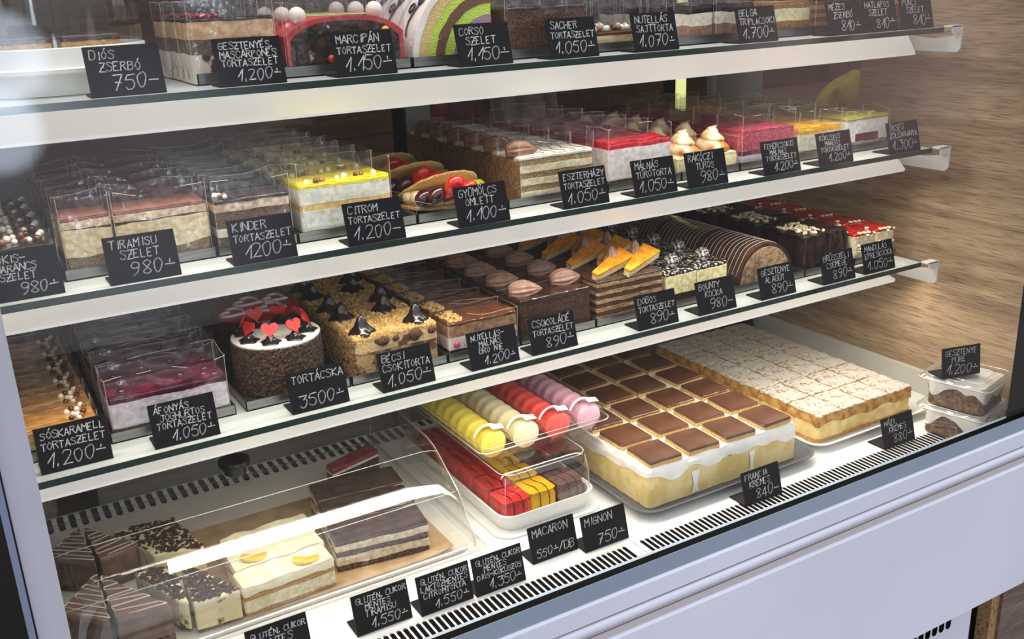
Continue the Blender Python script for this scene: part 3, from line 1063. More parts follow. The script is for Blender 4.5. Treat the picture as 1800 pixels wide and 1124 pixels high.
# pink mousse
r, h = slice_proto('raspberry_mousse_slice', 0.108, 0.054, [
    ('crumb_base', sponge('#a98d60', '#d0b88c'), 10, .8, 0, .7), ('white_cream', cream('#dccbd0', '#eee0e2'), 10, .8, .3, .4), ('berry_layer', glaze('#6a3a58', '#85506e', 0.4), 7, 1, .1, .3),
    ('pink_mousse', mat('#b84456', .6, '#d8707c', 300, .5, 260), 27, 1.5, .5, .5), ('berry_top', mat('#8f2c44', .5, '#b04058', 120, .3, 120), 3, 2.2, .2, .5)], 91, 0.028)
row(r, 1.124, y0 + 0.027, z + TZ, 6, 0.0585, 'pink raspberry mousse slice, {o} in its row on the middle shelf', 'cake slice', 'pink mousse slices', 10)
# mango
r, h = slice_proto('mango_slice', 0.094, 0.054, [
    ('crumb_base', sponge('#9c8258', '#cdb484'), 13, 1.6, 0, .8), ('coconut_cream', cream('#e8dfc0', '#f6f2e2'), 27, 1.4, .5, .7), ('mango_jelly', glaze('#f0a800', '#f7c63a', 0.14), 9, 2.4, .5, .9)], 101, 0.028)
row(r, 1.236, y0 + 0.027, z + TZ, 6, 0.0585, 'pale coconut slice with shiny orange mango jelly, {o} in its row', 'cake slice', 'mango slices', 11)
# green glazed
r, h = slice_proto('green_glazed_slice', 0.102, 0.054, [
    ('nut_base', sponge('#9a7e58', '#e2d6c0'), 15, 2, 0, .8), ('red_fruit_insert', glaze('#5e0d22', '#7e1a30', 0.3), 13, .6, -.6, .3), ('white_cream', cream('#e6e2d8', '#f7f5ee'), 22, 1.4, .4, .4), ('green_glaze', glaze('#8f9038', '#b0ac58', 0.2), 5, 1.2, .7, .4)], 111, 0.010)
for s in (-1, 1):
    MB().box(s * .040 - .0115, s * .040 + .0115, -.0278, -.0265, .0155, .0285).build('cream_edge', cream('#e6e2d8', '#f7f5ee'), r)
bits(r, 'pistachio_crumbs', mat('#a08a5a', .8, '#6e6a38', 400), (-.02, .04, -.02, .02), lambda x, y: h, 26, rnd, 0.0022)
row(r, 1.3475, y0 + 0.027, z + TZ, 6, 0.0585, 'white slice with green glaze and red fruit centre, {o} in its row', 'cake slice', 'green glazed slices', 12)

# ================================================================== LOWEST SHELF (Z3)
z = Z3
for x0, x1, lab in ((-0.01, 0.108, 'salted caramel slices'), (0.110, 0.2555, 'blueberry slices'), (0.268, 0.4045, 'round mini cakes'), (0.407, 0.545, 'nut covered slices'), (0.547, 0.6600, 'raspberry brownies'),
                    (0.662, 0.7900, 'dark chocolate slices'), (0.792, 0.9200, 'caramel wedge slices'), (0.922, 1.0510, 'coconut truffle cubes'), (1.053, 1.2160, 'tunnel cakes'), (1.218, 1.334, 'lumpy chocolate blocks'), (1.336, 1.4395, 'strawberry cubes')):
    tray(x0, x1, 0.205, 0.565, z + 0.0003, 'steel tray under the ' + lab + ' on the lowest shelf')
y0 = 0.209
# salted caramel
r, h = slice_proto('salted_caramel_slice', 0.108, 0.052, [
    ('sponge_layer', CHOCSP, 12, 2, 0, .6), ('caramel_cream', cream('#b98c48', '#dcb678'), 16, 1.5, .5, .9), ('caramel_glaze', glaze('#b87a34', '#cf9a54', 0.16), 6, 2.2, .6, .6)], 121, 0.006)
pearls(r, [(.026 + rnd.uniform(0, .022), -.022 + .0036 * i) for i in range(12)], h, rnd, 0.0034)
row(r, 0.0465, y0 + 0.026, z + TZ, 6, 0.058, 'glossy salted caramel slice with pearls on one side, {o} in its row', 'cake slice', 'salted caramel slices', 21)
# blueberry
r, h = slice_proto('blueberry_slice', 0.134, 0.054, [
    ('sponge_layer', sponge('#5c473a', '#84705e'), 13, 1.2, 0, .5), ('yoghurt_cream', cream('#cfc0c8', '#e6dce0'), 31, 1.8, .5, .7), ('berry_jelly', glaze('#3c0b20', '#5e1a30', 0.14), 8, 2.4, .5, .6)], 131, 0.024)
for (x, yy) in ((.045, -.01), (.05, .008), (.02, .004), (-.05, -.012), (.056, -.018)):
    MB().ball(x, yy, h, 0.0055, 12, .7).build('blueberry', glaze('#2a0a22', '#4a1a38', 0.2), r, smooth=True)
row(r, 0.1815, y0 + 0.028, z + TZ, 6, 0.0585, 'pale purple yoghurt slice with glossy blueberry jelly, {o} in its row', 'cake slice', 'blueberry yoghurt slices', 22)


# round mini cakes
def heart(s):
    pts = []
    for i in range(24):
        t = 2 * PI * i / 24
        pts.append((s * 0.06 * 16 * math.sin(t) ** 3, s * 0.06 * (13 * math.cos(t) - 5 * math.cos(2 * t) - 2 * math.cos(3 * t) - math.cos(4 * t))))
    return pts


CRUMB = mat('#170c07', .85, '#5e4028', 300, 1.0, 300, (0.40, 0.70))


def mini_cake(x, y, R, hh, label, topm, topname):
    root = thing('mini_cake', label, 'cake', (x, y, z + TZ), 0, 'round mini cakes')
    mb = MB(); vs = []; fs = []
    n, m_ = 140, 30
    for k in range(m_):
        zz = hh * k / (m_ - 1)
        for i in range(n):
            a = 2 * PI * i / n
            rr = R + 0.0026 * noise.noise(Vector((a * 26, zz * 420, R * 100))) - (0.002 if k in (0, m_ - 1) else 0)
            vs.append((rr * math.cos(a), rr * math.sin(a), zz))
    for k in range(m_ - 1):
        for i in range(n):
            j = (i + 1) % n
            fs.append((k * n + i, k * n + j, (k + 1) * n + j, (k + 1) * n + i))
    fs += [tuple((m_ - 1) * n + i for i in range(n)), tuple(range(n))[::-1]]
    mb.add(vs, fs).build('crumb_side', CRUMB, root)
    MB().lathe([(R - .001, hh - .001), (R - .0005, hh + .0012), (R - .003, hh + .003), (R * .5, hh + .0032), (.0005, hh + .0032)], n=60).build(topname, topm, root, smooth=40)
    return root


REDM = mat('#d32a26', .45, '#c8241f', 40)
c1 = mini_cake(0.3345, 0.2745, 0.0575, 0.066, 'round mini cake with white top and red hearts on black kisses', mat('#efe7da', .5, '#f7f1e6', 60, .1, 90), 'white_icing')
for i in range(8):
    a = 2 * PI * i / 8 + .35
    px, py = .041 * math.cos(a), .041 * math.sin(a)
    rosette(MB(), 0, 0, 0, .0125, .012, 5).build('chocolate_kiss', BLACKCH, c1, smooth=True).location = (px, py, .0685)
    hp = MB().prism(heart(.0115), -.001, .001, 'y').build('red_heart', REDM, c1)
    hp.location = (px * .98, py * .98, .0865)
    hp.rotation_euler = (0.9 * math.sin(a) * -1, 0.9 * math.cos(a), a * 0.5)
    hp.rotation_euler = (math.radians(-28), 0, a + PI / 2 if i not in (2,) else 0)
c2 = mini_cake(0.345, 0.400, 0.0600, 0.066, 'round mini cake with red top and white heart outlines, behind the white one', mat('#a8201c', .45, '#b52822', 40), 'red_icing')
for hx, hy, s in ((-.034, -.014, .020), (-.004, .024, .021), (.018, -.018, .020), (.034, .02, .018)):
    pts = heart(s)
    o = MB().tube([(p[0], p[1], 0) for p in pts] + [(pts[0][0], pts[0][1], 0)], .0024, 6).build('white_heart', mat('#e6d9cc', .5), c2, smooth=True)
    o.location = (hx, hy, .0705)
    o.rotation_euler.z = 0.9


# nut covered slices with black kisses
NUT = mat('#e2c080', .7, '#b88a48', 300, .4, 400)
r, h = slice_proto('nut_kiss_slice', 0.118, 0.112, [
    ('marbled_sponge', mat('#5f4128', .85, '#b08e60', 55, .8, 420, (0.46, 0.54)), 36, .6, 0, .8), ('cream_chunks', mat('#c8a878', .7, '#55362a', 42, .6, 300, (0.54, 0.58)), 16, 1, .5, .9), ('nougat_top', sponge('#9a7440', '#d8b070'), 6, 3, .6, 1.0)], 141, None, 0.004)
bits(r, 'chopped_nuts', NUT, (-.056, .056, -.054, .054), lambda x, y: h - .0005, 700, rnd, 0.0019)
mbn = MB()
for i in range(420):
    yy = rnd.uniform(-.055, .055); zz = rnd.uniform(.002, .056); s = .0016 * rnd.uniform(.7, 1.3)
    mbn.box(-.0605 - s, -.0585, yy - s, yy + s, zz - s, zz + s * .8)
mbn.build('nut_side', mat('#a88650', .8, '#5c4426', 300), r)['kind'] = 'stuff'
for (x, q) in ((-.020, .0105), (.026, .0115), (.051, .0085), (-.002, .0075)):
    MB().ball(x, -.0515, h - .010, q, 14, .8).build('sponge_chunk', sponge('#3e261a', '#6a4a34'), r, smooth=True)
for (x, yy) in ((-.041, -.038), (.038, -.036), (-.041, .034), (.022, .034)):
    rosette(MB(), x, yy, h - .001, .0165, .027, 4).build('chocolate_kiss', BLACKCH, r, smooth=True)
row(r, 0.4765, y0 + 0.060, z + TZ, 3, 0.1175, 'nut covered cake with black chocolate kisses, {o} of its tray', 'cake', 'nut covered cakes', 23, 0.6)
# raspberry brownie
r, h = slice_proto('raspberry_brownie', 0.106, 0.054, [
    ('brownie_base', CHOCSP, 13, 1, 0, .6), ('raspberry_cream', mat('#e6d6d0', .55, '#b03a50', 48, .3, 160, (0.62, 0.68)), 17, 1.5, .5, .4), ('nougat_mousse', cream('#8f6a4c', '#b08a68'), 17, 1.2, .4, .4), ('milk_glaze', MILKGLAZE, 4, 1.6, .6, .5)], 151, 0.010)
bits(r, 'chopped_nuts', NUT, (-.05, -.028, -.024, .024), lambda x, y: h, 60, rnd, 0.0020)
for (x, zz, q) in ((-.042, .020, .0055), (.012, .023, .0075), (.046, .021, .0060)):
    MB().ball(x, -.0258, zz, q, 12).build('raspberry_piece', glaze('#8a1830', '#b03a50', .3), r, smooth=True)
row(r, 0.6055, y0 + 0.028, z + TZ, 6, 0.0585, 'brownie slice with raspberry cream and milk chocolate glaze, {o} in its row', 'cake slice', 'raspberry brownies', 24)
# dark chocolate
LC = []
for i in range(3):
    LC += [('sponge_layer', sponge('#33201a', '#553a2c'), 16, .8, 0, .6), ('chocolate_cream', mat('#22130e', .6, '#3a241a', 100), 3.5, .8, .3, .4)]
LC += [('chocolate_glaze', glaze('#2e1a12', '#40281c', 0.22), 4, .7, .5, .3)]
r, h = slice_proto('dark_chocolate_slice', 0.120, 0.060, LC, 161, None)
shell_dollop(MB(), -.042, -.006, h - .001, .0150, .050, -.35).build('piped_rosette', MOCHA, r, smooth=True)
shell_dollop(MB(), .036, .006, h - .001, .0155, .050, -.15).build('piped_rosette', MOCHA, r, smooth=True)
row(r, 0.7255, y0 + 0.031, z + TZ, 5, 0.0655, 'dark chocolate layer slice with two piped rosettes, {o} in its row', 'cake slice', 'dark chocolate slices', 25)
# caramel wedge slices
LD = []
for i in range(5):
    LD += [('sponge_layer', sponge('#3c281c', '#5c4230'), 7.2, 1.2, 0, .5), ('buttercream_layer', cream('#8a6c4e', '#a88a66'), 5.2, 1.2, .3, .6)]
LD += [('chocolate_cream', mat('#3a251b', .5, '#52382a', 90, .2, 200), 4, 1, .4, .4)]
r, h = slice_proto('caramel_wedge_slice', 0.120, 0.066, LD, 171, None)
CARA = glaze('#d07c12', '#eb9c34', 0.12)
for k, (x, yy, a) in enumerate(((-.016, -.004, .40), (.032, -.010, .52))):
    wd = MB()
    wd.prism([(-.046, -.004), (.040, -.016), (.044, .014), (-.044, .006)], 0.001, .011, 'z')
    o = wd.build('sponge_wedge', sponge('#d8bc78', '#efdcae'), r)
    g = MB().prism([(-.047, -.0045), (.041, -.0165), (.045, .0145), (-.045, .0065)], .0108, .0132, 'z').build('caramel_glaze', CARA, o)
    o.location = (x, yy, h + .006)
    o.rotation_euler = (0.28, -0.16, a)
    rosette(MB(), x + .012 - .044 * k * 0, yy + .026 - .012 * (1 - k), h + .013, .0150, .026, 8).build('piped_rosette', MOCHA, r, smooth=True)
row(r, 0.857, y0 + 0.034, z + TZ, 5, 0.071, 'striped sponge slice topped with orange caramel wedges, {o} in its row', 'cake slice', 'caramel wedge slices', 26)
# coconut cubes
r, h = slice_proto('coconut_cube', 0.060, 0.056, [
    ('chocolate_base', CHOCSP, 20, 1.5, 0, .6), ('coconut_cream', cream('#d8c98c', '#eee3b4'), 30, 1.2, .8, .6), ('chocolate_top', mat('#1b1413', .4, '#e8e2da', 210, .3, 200, (0.56, 0.64)), 5, 2, .3, .6)], 181, None)
MB().ball(.004, .002, h + .0085, .0125, 20).build('coconut_truffle', mat('#241a18', .7, '#d8d2cc', 260, .6, 260, (0.46, 0.62)), r, smooth=True)
row(r, [0.955, 1.019], y0 + 0.029, z + TZ, 5, 0.062, 'pale cream cube with coconut dusted truffle, {o} in the {c} column', 'cake slice', 'coconut truffle cubes', 27)


# tunnel cakes
def tunnel():
    root = thing('tunnel_cake')
    n = 24
    W, H, D = .060, .070, .112
    def arch(w, hh, k=n): return [(w * math.cos(PI - PI * i / k), hh * math.sin(PI * i / k) ** .85) for i in range(k + 1)]
    MB().prism(arch(W - .006, H - .006), -D / 2 - .0012, D / 2, 'y').build('chestnut_core', mat('#7a5f46', .9, '#a98c68', 110, .8, 300, (0.44, 0.58)), root)
    a1, a0 = arch(W, H), arch(W - .0062, H - .0062)
    mb = MB(); vs = []; fs = []
    K = 26
    for k in range(K):
        yy = -D / 2 + D * k / (K - 1)
        for i in range(n + 1):
            d = 1 + .012 * noise.noise(Vector((i * .4, yy * 60, 3)))
            vs.append((a1[i][0] * d, yy, a1[i][1] * d))
    for k in range(K - 1):
        for i in range(n):
            q = k * (n + 1) + i
            fs.append((q, q + 1, q + n + 2, q + n + 1))
    b0 = len(vs)
    for i in range(n + 1):
        vs.append((a0[i][0], -D / 2, a0[i][1]))
    for i in range(n):
        fs.append((i, i + 1, b0 + i + 1, b0 + i))
    b1 = len(vs)
    for i in range(n + 1):
        vs.append((a0[i][0], D / 2, a0[i][1]))
    for i in range(n):
        q = (K - 1) * (n + 1) + i
        fs.append((q, q + 1, b1 + i + 1, b1 + i))
    mb.add(vs, fs).build('chocolate_coat', glaze('#38251c', '#4e362a', 0.3), root, smooth=50)
    dr = MB()
    rr = random.Random(9)
    for k in range(11):
        yy = -D / 2 + .004 + k * .0098
        dr.tube([(a1[i][0] * 1.012, yy + .010 * i / n + .0012 * math.sin(i), a1[i][1] * 1.012 + .0004) for i in range(2, n - 1)], .00035, 4)
    dr.build('white_drizzle', mat('#cbbcae', .4), root)
    return root


r = tunnel()
row(r, 1.1345, y0 + 0.060, z + TZ, 3, 0.117, 'arched chocolate tunnel cake with thin white drizzle, {o} of its row', 'cake', 'chocolate tunnel cakes', 28, 0.5)


# lumpy chocolate blocks
def lumpy():
    root = thing('chocolate_block')
    pts = ring_poly(rect(.108, .100), .010, .0028)
    mb = slab(pts, boundary(0, 0, 0), boundary(.062, .006, 7, 60), 5, 0, .0035, True, freq=130, top_round=.004)
    mb.build('chocolate_coat', mat('#1e1210', .28, '#33201b', 60, .35, 120, coat=.2), root, smooth=60)
    rr = random.Random(4)
    bits(root, 'almond_flakes', mat('#d8c49a', .7, '#f0e4c4', 200), (-.045, .01, -.035, .03), lambda x, y: .064 + .005 * noise.noise(Vector((x * 60, y * 60, 2))), 110, rr, .0024)
    return root


r = lumpy()
row(r, 1.276, y0 + 0.054, z + TZ, 3, 0.112, 'lumpy dark chocolate block sprinkled with almond flakes, {o} of its row', 'cake', 'lumpy chocolate blocks', 29, 0.8)
# strawberry cubes
r, h = slice_proto('strawberry_cube', 0.048, 0.060, [
    ('sponge_layer', LIGHTSP, 10, 1, 0, .6), ('almond_cream', mat('#e2d0a6', .6, '#f5ead0', 130, .7, 160), 36, 2, 1.4, 2.2), ('strawberry_jelly', glaze('#a00d0a', '#c9281a', 0.1), 5, 2.0, .2, .8)], 191, None, .006)
mba = MB()
for i in range(26):
    t = rnd.random()
    s = rnd.choice((-1, 1))
    x, yy = (s * .0245, rnd.uniform(-.028, .028)) if rnd.random() < .5 else (rnd.uniform(-.022, .022), s * .0305)
    mba.ball(x, yy, rnd.uniform(.012, .054), .0042, 8, .5)
mba.build('almond_flakes', mat('#ecdcb4', .6, '#f8eed6', 200), r)['kind'] = 'stuff'
row(r, [1.3625, 1.4135], y0 + 0.031, z + TZ, 5, 0.066, 'cream sided cube with glossy red strawberry jelly, {o} in the {c} column', 'cake slice', 'strawberry cubes', 30, .7)

# ================================================================== TOP SHELF (Z1)
z = Z1
for x0, x1, lab in ((0.264, 0.356, 'chestnut mascarpone slices'), (0.358, 0.522, 'red marzipan slices'), (0.5245, 0.645, 'arched roll slices'), (0.647, 0.785, 'brown sponge slices'), (0.787, 0.925, 'pearl cheesecakes'),
                    (0.927, 1.092, 'mousse slices'), (1.094, 1.205, 'honey cream slices'), (1.207, 1.315, 'six layer slices'), (1.317, 1.425, 'pink punch slices')):
    tray(x0, x1, 0.205, 0.565, z + 0.0003, 'steel tray under the ' + lab + ' on the top shelf')
y0 = 0.209
# round cake dome with slices inside
dome = thing('cake_dome', 'round clear plastic dome on a white base at the left end', 'cake dome', (0.130, 0.318, z))
MB().lathe([(.085, .0005), (.098, .0006), (.102, .020), (.116, .024), (.116, .028), (.105, .029), (.104, .048), (.101, .049), (.101, .030), (.02, .029)], n=56).build('white_base', mat('#eceae4', .35), dome, smooth=40)
MB().lathe([(.1025, .047), (.1025, .10), (.100, .13), (.094, .145), (.08, .152), (.0005, .155)], n=64).build('clear_cover', PLASTIC, dome, smooth=60)
ds, h = slice_proto('walnut_jam_slice', 0.060, 0.040, [
    ('pastry_layer', sponge('#a57c45', '#cfa468'), 10, .8, 0, .6), ('jam_layer', glaze('#5c3020', '#74452c', .4), 6, .6, .1, .3), ('pastry_layer', sponge('#b48a52', '#dab47a'), 8, 1, .2, .6), ('chocolate_glaze', DARKGLAZE, 6, .6, .6, .3)], 201)
for k, (x, yy, lab) in enumerate(((0.168, .272, 'right one at the front'), (0.098, .272, 'left one at the front'), (0.168, .325, 'right one at the back'), (0.098, .325, 'left one at the back'))):
    o = ds if k == 0 else copy_tree(ds)
    o.location = (x, yy, z + .0295)
    tag(o, 'chocolate topped walnut slice under the round dome, ' + lab, 'cake slice', 'walnut slices under the round dome')
# chestnut mascarpone
r, h = slice_proto('chestnut_slice', 0.094, 0.056, [
    ('berry_cream', mat('#e4d6c2', .6, '#4a1e28', 60, .4, 160, (0.58, 0.66)), 31, 1.5, .4, .6), ('sponge_layer', GREYSP, 16, 1, 0, .6), ('mascarpone_layer', cream('#cf9f70', '#e6c49c'), 18, 1.6, .5, .5), ('chocolate_glaze', DARKGLAZE, 3.5, 1, .5, .3)], 211, 0.020)
bits(r, 'berry_pieces', glaze('#7c1420', '#a02834', .3), (-.036, -.01, -.02, .018), lambda x, y: h, 26, rnd, .0030)
row(r, 0.3105, y0 + 0.028, z + TZ, 3, 0.062, 'chestnut mascarpone slice with berries on top, {o} in its row', 'cake slice', 'chestnut mascarpone slices', 31)


# red marzipan
def marzipan():
    root = thing('marzipan_slice')
    W, H, D = .146, .064, .054
    def prof(o, flat=.0):
        p = [(-W / 2 + o, .0015)]
        for i in range(17):
            t = i / 16
            x = -W / 2 + o + (W - 2 * o) * t
            zz = (H - o) - .016 * abs(2 * t - 1) ** 4 - .004 * (2 * t - 1) ** 2
            p.append((x, zz))
        p.append((W / 2 - o, .0015))
        return p
    MB().prism(prof(.0055), -D / 2 - .0006, D / 2 - .004, 'y').build('cake_body', mat('#1d100c', .85, '#4c3226', 90, .9, 420, (0.45, 0.6)), root)
    a, b = prof(0), prof(.0052)
    mb = MB(); n = len(a)
    vs = [(p[0], -D / 2, p[1]) for p in a] + [(p[0], -D / 2, p[1]) for p in b] + [(p[0], D / 2, p[1]) for p in a] + [(p[0], D / 2, p[1]) for p in b]
    fs = []
    for i in range(n - 1):
        fs += [(i, i + 1, n + i + 1, n + i), (i, i + 1, 2 * n + i + 1, 2 * n + i), (2 * n + i, 2 * n + i + 1, 3 * n + i + 1, 3 * n + i), (n + i, n + i + 1, 3 * n + i + 1, 3 * n + i)]
    mb.add(vs, fs).build('marzipan_shell', mat('#b02c30', .5, '#c43a3c', 60, .15, 120), root, smooth=50)
    for x, s, m in ((-.052, .012, 0), (.018, .010, 0)):
        pass
    MB().ball(-.052, -.012, H + .0020, .0105, 24).build('white_chocolate_ball', mat('#e4d6c8', .3, coat=.3), root, smooth=True)
    MB().ball(.044, -.012, H + .0045, .0105, 24).build('white_chocolate_ball', mat('#e4d6c8', .3, coat=.3), root, smooth=True)
    g = MB()
    g.tube([(-.04 + .008 * i, -.012 + .004 * math.sin(i * 1.2), H + .0012 - .00001 * i) for i in range(10)], .0009, 5)
    g.build('green_line', mat('#a8c06a', .5), root)
    for (x, zz, m) in ((.012, .034, '#a02418'), (-.02, .016, '#b03020'), (.050, .045, '#d08a20')):
        MB().ball(x, -D / 2 - .0002, zz, .0055, 10).build('candied_fruit', glaze(m), root, smooth=True)
    film(root, rect(W + .002, D), H + .022, 5)
    return root


row(marzipan(), 0.444, y0 + 0.029, z + TZ, 3, 0.062, 'red marzipan covered slice with two white balls, {o} in its row', 'cake slice', 'red marzipan slices', 32)


# arched roll slices
def corso():
    root = thing('arched_roll_slice')
    D = .050
    cols = [('white_fondant', '#e2d8d0', .121, .1125), ('cream_band', '#cdb27a', .1125, .098), ('green_band', '#b6cc52', .098, .087), ('brown_band', '#6e5242', .087, .074), ('green_band', '#b8ce58', .074, .060),
            ('mauve_band', '#9a7f8c', .060, .045), ('brown_band', '#745644', .045, .033), ('green_band', '#b2c65a', .033, .0)]
    for i, (nm, hx, ro, ri) in enumerate(cols):
        pts = []
        n = 22
        e = .0012 if i else .0
        for k in range(n + 1):
            a = PI / 2 + PI / 2 * k / n
            w = 1 + .02 * noise.noise(Vector((k * .35, i * 2.0, 0))) * (i > 0)
            pts.append((ro * .94 * w * math.cos(a), max(.001, ro * .95 * w * math.sin(a))))
        if ri > 0:
            for k in range(n, -1, -1):
                a = PI / 2 + PI / 2 * k / n
                w = 1 + .02 * noise.noise(Vector((k * .35, (i + 1) * 2.0, 0)))
                pts.append((ri * .94 * w * math.cos(a), max(.001, ri * .95 * w * math.sin(a))))
        else:
            pts.append((0, .001))
        m = mat(hx, .45, '#ece4dc', 30) if i == 0 else sponge(hx, '#%02x%02x%02x' % tuple(min(255, int(int(hx[j:j + 2], 16) * 1.12)) for j in (1, 3, 5)))
        MB().prism(pts, -D / 2 + e - .0004 * (i % 2), D / 2, 'y').build(nm, m, root)
    # black piped flower on the white outside
    fl = MB()
    def on(a, y): return (-.1155 * math.cos(a), y, .1168 * math.sin(a))
    for a0, yy in ((.72, -.006), (.92, .008), (.86, -.012), (.62, .008), (.98, -.004)):
        fl.tube([on(a0 + .055 * math.cos(t), yy + .0055 * math.sin(t)) for t in [PI * 2 * k / 10 for k in range(11)]], .0013, 5)
    fl.tube([on(.30 + .08 * k, -.002 + .004 * math.sin(k)) for k in range(10)], .0011, 5)
    fl.build('piped_flower', BLACKCH, root)
    film(root, [(-.118, -D / 2), (.002, -D / 2), (.002, D / 2), (-.118, D / 2)], .030, 8)
    return root


row(corso(), 0.640, y0 + 0.028, z + TZ, 3, 0.060, 'arched slice in green, brown and cream bands with white fondant, {o} in its row', 'cake slice', 'arched roll slices', 33)
# plain brown sponge
r, h = slice_proto('brown_sponge_slice', 0.126, 0.056, [
    ('sponge_layer', sponge('#402a20', '#6e4e3c'), 34, .6, 0, .9), ('jam_line', glaze('#5a2418', '#74351f', .4), 2.5, .6, .1, .3), ('sponge_layer', sponge('#422c22', '#705040'), 22, 1, 0, .9), ('chocolate_glaze', glaze('#2c1a14', '#3c261c', .25), 4, 1, .6, .3)], 221, 0.016)
row(r, 0.721, y0 + 0.028, z + TZ, 3, 0.062, 'plain brown chocolate sponge slice in film, {o} in its row', 'cake slice', 'brown sponge slices', 34)
# pearl cheesecake
r, h = slice_proto('pearl_cheesecake', 0.128, 0.054, [
    ('cheesecake_base', cream('#d2b67a', '#e8d2a0'), 20, .8, .2, .5), ('chocolate_cream', MILKGLAZE, 5, 1, .4, .3)], 231, 0.045)
pearls(r, [(-.058 + .0085 * i + rnd.uniform(-.002, .002), -.017 + rnd.uniform(-.006, .01)) for i in range(15)], h, rnd, .0042)
row(r, 0.855, y0 + 0.028, z + TZ, 3, 0.062, 'low cheesecake slice covered in chocolate pearls, {o} in its row', 'cake slice', 'pearl cheesecakes', 35)
# triple mousse
r, h = slice_proto('triple_mousse_slice', 0.074, 0.054, [
    ('dark_base', CHOCSP, 4, .6, 0, .4), ('milk_mousse', cream('#8f6650', '#a87c62'), 20, 5, .3, .3), ('white_mousse', cream('#dccbb6', '#efe3d0'), 17, 3, .4, .4), ('dark_top', mat('#1c1210', .35, '#2e1e1a', 60), 10, 3, -.6, 1.2)], 241, 0.030)
row(r, [0.970, 1.048], y0 + 0.028, z + TZ, 3, 0.062, 'brown and white triple mousse slice in film, {o} in the {c} column', 'cake slice', 'triple mousse slices', 36)
# honey cream, six layer, punch
r, h = slice_proto('honey_cream_slice', 0.098, 0.054, [
    ('honey_layer', sponge('#5e3d1c', '#8a6234'), 12, 1, 0, .6), ('honey_layer', sponge('#7c5426', '#a67c42'), 10, 1, .2, .6), ('cream_layer', cream('#d8c890', '#ece2b8'), 18, 2, .5, .5), ('honey_layer', sponge('#7c5a30', '#a5804c'), 9, 1, .1, .6)], 251, 0.015)
row(r, 1.150, y0 + 0.028, z + TZ, 3, 0.062, 'brown honey slice with thick cream layer, {o} in its row', 'cake slice', 'honey cream slices', 37)
LH = []
for i in range(4):
    LH += [('pastry_layer', sponge('#96704a', '#bd9468'), 6, .6, 0, .5), ('cocoa_cream', cream('#6a452e', '#805a40'), 6, .6, .2, .4)]
r, h = slice_proto('six_layer_slice', 0.098, 0.054, LH + [('chocolate_glaze', DARKGLAZE, 4, .6, .4, .3)], 261, 0.012)
row(r, 1.261, y0 + 0.028, z + TZ, 3, 0.062, 'thin layered pastry slice under dark glaze, {o} in its row on the top shelf', 'cake slice', 'six layer slices', 38)
r, h = slice_proto('punch_slice', 0.098, 0.054, [
    ('sponge_layer', sponge('#b08a52', '#d8b47c'), 14, .6, 0, .5), ('punch_layer', sponge('#8a3c44', '#b0606a'), 22, 1, .1, .6), ('sponge_layer', sponge('#b08a52', '#d8b47c'), 12, .6, 0, .5), ('pink_icing', glaze('#b0505c', '#c46a74', .25), 4, .6, .4, .3)], 271, 0.012)
row(r, 1.371, y0 + 0.028, z + TZ, 3, 0.062, 'pink punch slice at the right end of the top shelf, {o} in its row', 'cake slice', 'pink punch slices', 39)

# ================================================================== DECK
# ---- large roll top dome with slices on a tray
def rrect(x0, x1, y0, y1, r, k=6):
    pts = []
    for cx, cy, a0 in ((x1 - r, y0 + r, -PI / 2), (x1 - r, y1 - r, 0), (x0 + r, y1 - r, PI / 2), (x0 + r, y0 + r, PI)):
        for i in range(k + 1):
            a = a0 + PI / 2 * i / k
            pts.append((cx + r * math.cos(a), cy + r * math.sin(a)))
    return pts


def loft(mb, loops, close_top=True, close_bot=False):
    n = len(loops[0])
    vs = [p for L in loops for p in L]
    fs = []
    for k in range(len(loops) - 1):
        for i in range(n):
            j = (i + 1) % n
            fs.append((k * n + i, k * n + j, (k + 1) * n + j, (k + 1) * n + i))
    if close_top: fs.append(tuple((len(loops) - 1) * n + i for i in range(n)))
    if close_bot: fs.append(tuple(range(n))[::-1])
    return mb.add(vs, fs)


big = thing('food_cover', 'large clear roll top cover with black knob over a slice tray', 'food cover', (0, 0, 0))
X0, X1 = 0.012, 0.545
side = [(0.150, .008), (0.150, .020), (0.156, .045), (0.165, .066), (0.172, .0755), (0.181, .0830), (0.194, .0910), (0.247, .1225), (0.262, .1295), (0.285, .1340), (0.330, .1365), (0.42, .1375), (0.485, .136), (0.515, .124), (0.532, .095), (0.536, .05), (0.536, .008)]
mb = MB(); vs = []; fs = []
XS = [X0, X0 + .002, X0 + .012, X0 + .03] + [X0 + .03 + (X1 - X0 - .06) * i / 10 for i in range(1, 10)] + [X1 - .03, X1 - .012, X1 - .002, X1]
cy, cz = .34, .0
for k, x in enumerate(XS):
    e = min(x - X0, X1 - x)
    s = 1 - .10 * max(0, 1 - e / .03) ** 2
    for (yy, zz) in side:
        vs.append((x, cy + (yy - cy) * (s if zz > .03 else 1), zz * (s if zz > .03 else 1)))
n = len(side)
for k in range(len(XS) - 1):
    for i in range(n - 1):
        fs.append((k * n + i, k * n + i + 1, (k + 1) * n + i + 1, (k + 1) * n + i))
fs.append(tuple(range(n)))
fs.append(tuple((len(XS) - 1) * n + i for i in range(n)))
mb.add(vs, fs).build('clear_cover', PLASTIC, big, smooth=35, fixn=False)
edge = MB()
for k in (1, len(XS) - 2):
    edge.tube(vs[k * n:(k + 1) * n], .0010, 5)
for i in (5, 7):
    edge.tube([vs[k * n + i] for k in range(1, len(XS) - 1)], .0006, 5)
edge.build('cover_edge_glint', GLINT, big, smooth=True, fixn=False)  # tubes along creases and ends draw the cover's edge highlights
rim = MB()
